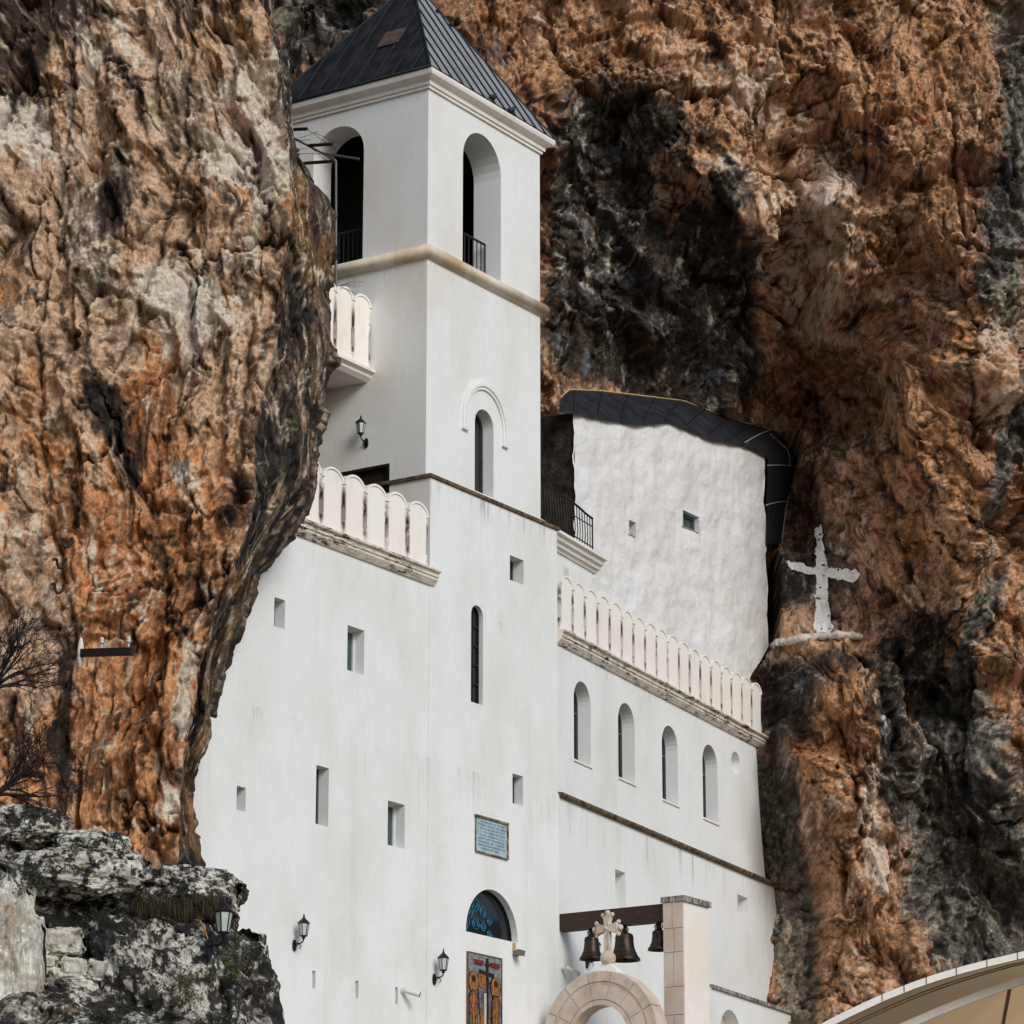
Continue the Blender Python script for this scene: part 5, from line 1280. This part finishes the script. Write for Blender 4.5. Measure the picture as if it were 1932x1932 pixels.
mb = MB(); mb.bbox(4.87, pxr+.04, -pu1-.05, -pu0+.04, zcap, zcap+.12); mb.build('cap', M['capstone'], bf)
BX = 5.12
PB = Frame((BX-.14, 0), -math.pi/2)
bz1_ = PB.px(1160,1714)[1]; bz0_ = PB.px(1160,1746)[1]
mb = MB(); mb.bbox(BX-.14, BX+.14, -pu0+.0-.05, -.03, bz0_, bz1_); mb.build('beam', M['wood'], bf)
PBc = Frame((BX, 0), -math.pi/2)
def bell(px, diam, h, label):
    u = PBc.px(px, 1775)[0]; c = PBc.p(u, bz0_)
    t = thing('bronze_bell', c, label, 'bell', 'bells hanging from the wooden beam')
    r = diam/2; zt = -.16; c = np.array(c)
    mb = MB(); mb.lathe(c, [(.001,zt),(r*.40,zt-.005),(r*.52,zt-.03),(r*.56,zt-h*.12),(r*.58,zt-h*.3),(r*.62,zt-h*.5),(r*.72,zt-h*.7),(r*.86,zt-h*.85),(r*.99,zt-h*.96),(r,zt-h),(r*.95,zt-h),(r*.8,zt-h*.88),(r*.6,zt-h*.6),(r*.5,zt-h*.2),(.001,zt-h*.1)], 28)
    for zz_, k in ((.18,.575),(.72,.74),(.9,.92)): mb.lathe(c, [(r*k*1.0,zt-h*zz_-.008),(r*k+.012,zt-h*zz_),(r*k,zt-h*zz_+.008)], 28)
    mb.build('bell_body', M['bronze'], t)
    mb = MB(); mb.tube([c, c+np.array([0,0,zt-.01])], .035, 8)
    for a in (0, math.pi/2):
        mb.tube([c+np.array([.09*math.cos(a)*k, .09*math.sin(a)*k, z_]) for k, z_ in ((-.4,-.02),(-1,-.06),(-1,-.12),(-.6,zt))], .014, 6)
        mb.tube([c+np.array([.09*math.cos(a)*k, .09*math.sin(a)*k, z_]) for k, z_ in ((.4,-.02),(1,-.06),(1,-.12),(.6,zt))], .014, 6)
    mb.build('yoke', M['iron'], t)
    mb = MB(); mb.tube([c+np.array([0,0,zt-h*.3]), c+np.array([0,0,zt-h*1.0])], .012, 6); mb.ball(c+np.array([0,0,zt-h*1.0]), .04)
    mb.build('clapper', M['iron'], t)
bell(1116, .53, .50, 'bronze bell behind the stone cross, nearest the tower wall')
bell(1178, .68, .58, 'largest bronze bell, in the middle of the beam')
bell(1243, .48, .43, 'smallest bronze bell, half hidden by the pillar')
# gateway
GATEX = 4.05
GP = Frame((GATEX, 0), -math.pi/2)
gu, gz = GP.px(1131, 1958)
Ro, Ri = 1.38, .68; KR = Ro/1.24
gt = thing('stone_gateway', (GATEX,-gu,6.3), 'round arched pink stone gateway topped by a carved cross', 'gateway')
TH = .42
def ring(mb, r0, r1, w0, w1, a0, a1, n=40, m=0):
    th = np.linspace(a0, a1, n+1); V = []
    for a in th:
        for r_, w_ in ((r0,w1),(r1,w1),(r1,w0),(r0,w0)): V.append(GP.p(gu+r_*math.cos(a), gz+r_*math.sin(a), w_))
    mb.add(V, [(4*i+k, 4*i+(k+1)%4, 4*i+4+(k+1)%4, 4*i+4+k) for i in range(n) for k in range(4)] + [(0,1,2,3),(4*n+3,4*n+2,4*n+1,4*n)], m)
mb = MB(); js = [0, .30, .52, .80, 1.28, 1.86, 2.36, 2.62, 2.84, math.pi]
js = np.radians([0, 26, 52, 78, 102, 128, 154, 180])
for a, b in zip(js[:-1], js[1:]):
    g = .006
    ring(mb, 1.05*KR, Ro, -TH, .0, a+g, b-g, 10); ring(mb, .99*KR, 1.045*KR, -TH+.01, -.022, a, b, 10); ring(mb, .72*KR, .985*KR, -TH+.01, -.008, a+g, b-g, 10)
    ring(mb, .69*KR, .72*KR, -TH+.01, -.03, a, b, 10); ring(mb, Ri, .69*KR, -TH, .0, a+g*.8, b-g*.8, 10)
mb.build('arch', M['stone'], gt)
mb = MB(); ring(mb, Ri+.01, Ro-.012, -TH+.02, -.035, 0, math.pi, 40); mb.build('joint', M['joint'], gt)
mb = MB()
for s_ in (-1, 1):
    a, b = sorted((gu+s_*Ri, gu+s_*Ro))
    for zz_ in (6.31, 6.31+(gz-6.31)/2): mb.fbox(GP, a, b, zz_+.004, zz_+(gz-6.31)/2-.004, -TH, 0)
mb.build('jamb', M['stone'], gt)
zt_ = gz+Ro
gcx = GP.px(1137, 1800)[0]
mb = MB(); V = [GP.p(gcx-.34,zt_-.06,-.06),GP.p(gcx+.34,zt_-.06,-.06),GP.p(gcx+.34,zt_-.06,-TH+.06),GP.p(gcx-.34,zt_-.06,-TH+.06),GP.p(gcx-.09,zt_+.17,-.14),GP.p(gcx+.09,zt_+.17,-.14),GP.p(gcx+.09,zt_+.17,-TH+.14),GP.p(gcx-.09,zt_+.17,-TH+.14)]
mb.hexa(V); mb.build('pedestal', M['trim'], gt)
zk_ = zt_+.30
def cross_poly():
    zc_ = zk_+.62
    def armp(L, w0, w1, dx, dz):
        return [(w0, .09), (w1, L)]
    q = [(-.065,zk_+.10),(-.10,zk_+.02),(.10,zk_+.02),(.065,zk_+.10),(.055,zc_-.09),(.10,zc_-.10),(.20,zc_-.125),(.26,zc_-.15),(.26,zc_+.11),(.20,zc_+.085),(.10,zc_+.055),(.06,zc_+.06),(.065,zc_+.12),(.085,zc_+.20),(.115,zc_+.26),(-.115,zc_+.26),(-.085,zc_+.20),(-.065,zc_+.12),(-.06,zc_+.06),(-.10,zc_+.055),(-.20,zc_+.085),(-.26,zc_+.11),(-.26,zc_-.15),(-.20,zc_-.125),(-.10,zc_-.10),(-.055,zc_-.09)]
    return q, zc_
q, zc_ = cross_poly()
mb = MB(); mb.prism(GP, [(gcx+a, b) for a, b in q], -TH/2-.06, -TH/2+.06)
qi = [(gcx+a, b) for a, b in q]
for a, b in [(.27,zc_+.11),(.27,zc_-.15),(-.27,zc_+.11),(-.27,zc_-.15),(.115,zc_+.27),(-.115,zc_+.27)]: mb.ball(GP.p(gcx+a, b, -TH/2), .045)
for a, b in [(.31,zc_-.02),(-.31,zc_-.02),(0,zc_+.31)]: mb.ball(GP.p(gcx+a, b, -TH/2), .062)
mb.ball(GP.p(gcx, zc_-.02, -TH/2+.06), .035)
mb.tube([GP.p(a_,b_,-TH/2+.062) for a_, b_ in inset(qi,.018)+inset(qi,.018)[:1]], .009, 5)
cr_ = mb.build('cross', M['stone'], gt)
mb = MB(); mb.ball(GP.p(gcx, zk_-.02, -TH/2), .165, seg=24); mb.build('ball', M['stone'], gt)

# ------------------------------------------------------------------ canopy at the lower right
can = thing('canopy', at_h(1900,2300,-24), 'curved canopy with white edge ribs and tan cloth underside', 'canopy')
arcpx = [(1480,1975),(1558,1927),(1600,1906),(1660,1878),(1720,1854),(1760,1840),(1810,1825),(1860,1812),(1932,1795),(2020,1780),(2120,1772),(2220,1775),(2320,1790)]
DEP = -24.0
near = [at_h(x, y, DEP) for x, y in arcpx]
near = resample(near, 60)
bk = F3*1.0
def rib(mb, off, wd, hh, m=0):
    for i in range(59):
        a, b = near[i]+F3*off, near[i+1]+F3*off; t = (b-a)/np.linalg.norm(b-a); nn = np.cross(t, F3); nn /= np.linalg.norm(nn)
        if nn[2] < 0: nn = -nn
        P = [a-nn*hh, b-nn*hh, b-nn*hh+F3*wd, a-nn*hh+F3*wd, a+nn*0.0, b+nn*0.0, b+F3*wd, a+F3*wd]
        mb.hexa(P, m)
mb = MB(); rib(mb, -.03, .10, .085)
mb.build('edge_rib', M['canopyedge'], can)
low = resample([at_h(x, y, DEP+.8) for x, y in [(1560,1990),(1620,1964),(1700,1931),(1760,1905),(1830,1877),(1932,1841),(2040,1818),(2130,1808),(2230,1806),(2330,1818)]], 60)
mb = MB(); near, keep = low, near; rib(mb, -.06, .10, .10); near = keep
mb.build('rib', M['canopyedge'], can)
dn = np.array([0, 0, 1.0])
mb = MB(); V = [near[i]+F3*.07-dn*.05 for i in range(60)] + [near[i]*.5+low[i]*.5+F3*.04-dn*.0 for i in range(60)] + [low[i]-dn*.03 for i in range(60)]
mb.add(V, [(k*60+i, k*60+i+1, k*60+61+i, k*60+60+i) for k in range(2) for i in range(59)], 0, True)
mb.build('fascia_cloth', M['tan'], can)
mb = MB(); V = []
for k, off in enumerate((0.05, 1.1, 2.2, 3.4, 4.6, 7.0)):
    for i in range(60): V.append(low[i]+F3*off+dn*.02)
mb.add(V, [(k*60+i, k*60+i+1, k*60+61+i, k*60+60+i) for k in range(5) for i in range(59)], 0, True)
mb.build('cloth', M['tan'], can)
for t_ in (.34, .42):
    mb = MB(); mb.tube([near[i]*(1-t_)+low[i]*t_+F3*.03-dn*.02 for i in range(60)], .010, 5); mb.build('batten', M['canopyline'], can)
for i in (14, 28, 42):
    mb = MB(); mb.tube([low[i]+F3*.3-dn*.03, low[min(59,i+9)]+F3*6.8-dn*.03], .028, 5); mb.build('batten', M['canopyline'], can)
for x_ in (14, 17, 20, 24, 28, 32):
    mb = MB(); mb.tube([near[x_]-F3*.035+np.array([0,0,.004]), near[x_]-F3*.035-np.array([0.0,0,.085])], .007, 4); mb.build('edge_joint', M['canopyline'], can)
mb = MB()
for i, off in ((3,.0),(57,.0),(3,6.9),(57,6.9)):
    p = (near if off == 0 else low)[i]+F3*off; mb = MB(); mb.tube([(p[0],p[1],.02),(p[0],p[1],p[2]-.06)], .06, 10); mb.build('post', M['canopyedge'], can)

# ------------------------------------------------------------------ small things: pigeons, aerial, hooks, insulators, plants
def pigeon(p, yaw, label, s=1.0):
    t = thing('pigeon', p, label, 'bird', 'pigeons on the tower roof'); p = np.array(p)
    dx = np.array([math.cos(yaw), math.sin(yaw), 0]); up = np.array([0,0,1.0])
    mb = MB(); mb.tube([p+dx*a*s+up*b*s for a, b in ((-.20,.075),(-.13,.085),(-.05,.10),(.03,.125),(.08,.15),(.105,.19),(.12,.225),(.14,.235),(.165,.23))], [.018*s,.03*s,.06*s,.07*s,.055*s,.035*s,.034*s,.03*s,.006*s], 10)
    mb.build('body', M['pigeon'], t)
    mb = MB()
    sd_ = np.array([-dx[1], dx[0], 0])
    for k in (-1, 1): mb.tube([p+dx*.02*s+sd_*k*.025*s+up*.07*s, p+dx*.02*s+sd_*k*.025*s], .007*s, 5)
    mb.build('leg', M['rust'], t)
def roof_front(px, py):
    # point on the front roof slope
    nF = np.cross(np.array([1.0,0,0]), ap-np.array([apx[0], y0, zr0])); nF /= np.linalg.norm(nF)
    x, y = ray(px, py); d_ = FWD+x*R3+y*UPV; o_ = np.array([0, y0, zr0]); t_ = ((o_-CAM)@nF)/(d_@nF); return CAM+d_*t_
pigeon(roof_front(930,192), .2, 'dark pigeon perched on the roof edge, left of the pair')
pigeon(roof_front(965,217), .1, 'dark pigeon perched on the roof edge, nearest the roof corner')
pigeon(roof_front(826,26), .4, 'dark pigeon high on the roof close to the hip', .7)
pigeon(roof_front(852,52), .3, 'dark pigeon on the right roof hip below another one', .8)
# aerial
ad = .2
ae = thing('tv_aerial', at_h(641,560,ad), 'grey tubular aerial on a mast before the left belfry arch', 'aerial')
def zp(x, y, d_=ad): return at_h((660+x*.20704)/1.325, (260+y*.20704)/1.325, d_)
mb = MB(); mb.tube([zp(868,2450), zp(868,690), zp(850,672)], .032, 8); mb.build('mast', M['galv'], ae)
mb = MB(); mb.tube([zp(850,672), zp(600,540,ad+.1), zp(340,400,ad+.2)], .024, 8); mb.tube([zp(700,595,ad+.05), zp(1150,665,ad-.1)], .028, 8); mb.build('boom', M['galv'], ae)
for a, b in (((480,716),(840,690)),((540,502),(832,484)),((300,310),(522,300))):
    mb = MB(); mb.tube([zp(*a,ad+.1), zp(*b,ad-.1)], .040, 8); mb.build('element', M['iron'], ae)
mb = MB()
for a, b in (((425,415),(660,330)),((330,450),(560,430)),((360,600),(880,600)),((520,300),(870,560)),((600,340),(900,480)),((560,520),(760,690)),((340,545),(520,540))): mb.tube([zp(*a,ad+.12), zp(*b,ad)], .006, 4)
mb.build('wire', M['iron'], ae)
# insulator bracket on the left cliff
def zq(x, y, d_): return at_h((x*.41408)/1.325, (1200+y*.41408)/1.325, d_)
ib = thing('insulator_bracket', zq(500,1045,-10.9), 'dark steel bracket with two white porcelain insulators on the orange cliff', 'bracket')
a, b = zq(490,1045,-10.6), zq(800,1035,-11.6)
mb = MB(); dv = (b-a)/np.linalg.norm(b-a); sd_ = np.cross(dv, [0,0,1]); mb.hexa([a-sd_*.04+np.array([0,0,-.07]), b-sd_*.04+np.array([0,0,-.07]), b+sd_*.04+np.array([0,0,-.07]), a+sd_*.04+np.array([0,0,-.07]), a-sd_*.04+np.array([0,0,.07]), b-sd_*.04+np.array([0,0,.07]), b+sd_*.04+np.array([0,0,.07]), a+sd_*.04+np.array([0,0,.07])]); mb.build('bar', M['iron'], ib)
for t_ in (.40, .92):
    c = a+(b-a)*t_+np.array([0,0,.07])
    mb = MB(); mb.tube([c, c+np.array([0,0,.14])], .02, 6); mb.lathe(c+np.array([0,0,.08]), [(.02,0),(.046,.01),(.044,.04),(.033,.048),(.042,.06),(.04,.095),(.022,.118),(.001,.12)], 14); mb.build('insulator', M['porcelain'], ib)
mb = MB(); mb.ball(a+np.array([0,0,.0])-dv*.02, .2, sc_=(.28,.3,1.4)); mb.build('mortar_patch', M['mortar'], ib)
hk = None
for i, (x, y, lb) in enumerate([(400,380,'top iron staple of three hammered into the left cliff'),(365,505,'middle iron staple of three hammered into the left cliff'),(352,655,'lowest iron staple of three hammered into the left cliff')]):
    mb = MB(); dd_ = -11.2
    mb.tube([zq(x-42,y-25,dd_+.5), zq(x-22,y-25,dd_), zq(x-18,y+5,dd_-.05), zq(x-8,y+27,dd_-.05), zq(x+10,y+27,dd_-.05), zq(x+26,y+8,dd_-.05), zq(x+32,y-25,dd_), zq(x+34,y-28,dd_+.5)], .026, 7)
    mb.build('iron_staple', M['iron'], label=lb, cat='iron staple', group='iron staples in the cliff')
# bare shrubs at the left edge
def shrub(name, base, dirs, n, L, seed, label):
    r = random.Random(seed); mb = MB()
    def branch(p, d, L, rad, lev):
        pts = [p]; rads = [rad]; k = 6
        for i in range(k):
            d = d + np.array([r.uniform(-.28,.28), r.uniform(-.2,.2), r.uniform(-.22,.24)]); d /= np.linalg.norm(d)
            p = p + d*L/k; pts.append(p); rads.append(rad*(1-.75*(i+1)/k))
            if lev < 4 and r.random() < (.8 if lev < 2 else .5):
                nd = d + np.array([r.uniform(-.9,.9), r.uniform(-.6,.6), r.uniform(-.7,.8)]); nd /= np.linalg.norm(nd)
                branch(p, nd, L*r.uniform(.4,.62), rads[-1]*.7, lev+1)
        mb.tube(pts, [max(q, .0035) for q in rads], 4, cap=False)
    for i in range(n):
        d = R3*dirs[0]+np.array([0,0,1.0])*dirs[1]+F3*r.uniform(-.3,.3)+R3*r.uniform(-.3,.3)+np.array([0,0,r.uniform(-.35,.35)]); d /= np.linalg.norm(d)
        branch(np.array(base), d, L*r.uniform(.7,1.1), .032, 0)
    mb.build(name, M['bark'], label=label, cat='shrub', group='bare shrubs at the left edge')
shrub('bare_shrub', at_h(-15,1300,-15.5), (.75,.75), 6, 1.25, 4, 'leafless black shrub reaching in at the left edge beside the insulator bracket')
shrub('bare_shrub', at_h(-10,1500,-15.6), (.9,.42), 6, 1.2, 9, 'leafless black shrub at the left edge just above the grey scree')
# tufts and small plants
def tuft(name, c, size, n, mat, label, seed, leaf=.035, flat=.8, cat='plant', group=None):
    """a clump of small leaves on short hidden stalks"""
    r = random.Random(seed); mb = MB(); c = np.array(c)
    subs = [np.array([r.gauss(0,.5), r.gauss(0,.3), r.gauss(0,.5)*flat])*size*.5 for _ in range(7)]
    for i in range(n):
        o = subs[r.randrange(7)]; p = c + R3*(o[0]+r.gauss(0,.13)*size) + F3*(o[1]+r.gauss(0,.1)*size) + np.array([0,0,o[2]+r.gauss(0,.13)*size*flat])
        a = nv3(r); b = np.cross(a, nv3(r)); b /= np.linalg.norm(b)+1e-6
        L = leaf*r.uniform(.6,1.5); w_ = L*r.uniform(.25,.45)
        mb.add([p-a*L, p+b*w_, p+a*L, p-b*w_], [(0,1,2,3)])
    mb.build(name, mat, label=label, cat=cat, group=group)
def nv3(r):
    v = np.array([r.gauss(0,1), r.gauss(0,1), r.gauss(0,1)]); return v/(np.linalg.norm(v)+1e-6)
def grass(name, c, wd, L, n, mat, label, seed):
    """thin drooping blades rooted along a ledge"""
    r = random.Random(seed); mb = MB(); c = np.array(c)
    for i in range(n):
        b = c + R3*r.uniform(-.5,.5)*wd + F3*r.uniform(-.12,.12) + np.array([0,0,r.gauss(0,.05)])
        l_ = L*r.uniform(.4,1.1); dr = R3*r.gauss(.1,.5) - F3*r.uniform(.1,.7); t = r.uniform(-.9,.5)
        p1 = b+dr*l_*.4+np.array([0,0,l_*.35]); p2 = b+dr*l_*.9+np.array([0,0,l_*t])
        q = np.cross(dr, [0,0,1]); q = q/(np.linalg.norm(q)+1e-6)*.005
        mb.add([b-q,b+q,p1+q,p1-q,p2], [(0,1,2,3),(3,2,4)])
    mb.build(name, mat, label=label, cat='grass')
tuft('fern', at_h(442,1815,-15.4), .42, 420, M['green'], 'bright green fern hanging on the black boulder below the lantern', 1, .026, 1.4)
tuft('fern', at_h(362,1850,-16.5), .55, 700, M['green'], 'leafy yellow green fern on the boulder left of the lantern', 2, .026, 1.3)
grass('grass_tuft', at_h(330,1716,-15.2), 1.25, .34, 1500, M['drygrass'], 'wide fringe of dark dry grass under the boulder by the lantern', 3)
grass('grass_tuft', at_h(395,1708,-14.9), .7, .26, 700, M['drygrass'], 'fringe of dark dry grass just above the large lantern', 4)
tuft('plant', at_h(75,1655,-16.2), .5, 500, M['dkgreen'], 'dark green plant on the scree near the left edge', 5, .028)
tuft('plant', at_h(190,1728,-16.0), .45, 350, M['dkgreen'], 'low green plant between the scree boulder and the stone blocks', 6, .024, .4)
tuft('plant', at_h(210,1920,-16.8), .6, 600, M['dkgreen'], 'dark green plant at the bottom beside the stone blocks', 7, .028, .6)
tuft('plant', at_h(148,1188,-11.4), .22, 220, M['dkgreen'], 'small green tuft on the left cliff above the insulator bracket', 8, .022, 1.2)
tuft('plant', at_h(455,1045,-8.6), .2, 160, M['dkgreen'], 'small mossy tuft on the dark flank of the left cliff', 9, .02)
tuft('plant', at_h(572,332,-7.7), .34, 380, M['dkgreen'], 'mossy tuft on the cliff edge under the aerial', 10, .02, .9)
def oncl(x, y, o=.1):
    uq, zq_ = face_uz([(x, y)]); return cliff_pos(uq, zq_, o)[0]
tuft('plant', oncl(1718,1072), .45, 700, M['dkgreen'], 'round dark green bush on the cliff right of the painted cross', 11, .026, 1.0)
tuft('plant', oncl(1528,68), .22, 200, M['dkgreen'], 'small dark tuft high on the orange cliff', 12, .022)
tuft('plant', oncl(1915,285), .45, 500, M['green'], 'yellow green shrub at the right edge of the cliff', 13, .028, 1.1)
mb = MB(); r = random.Random(5)
for i in range(9):
    p = at_h(640,540,-6.9); a = r.uniform(-.4,.5); L = r.uniform(.25,.5)
    mb.tube([p, p+R3*L*.5*math.cos(a)+np.array([0,0,L*.5*math.sin(a)]), p+R3*L*math.cos(a)+np.array([0,0,L*math.sin(a)-.12*L])], .004, 3)
mb.build('dry_twigs', M['twig'], label='pale dry twigs sticking out of the cliff edge before the belfry', cat='twigs')
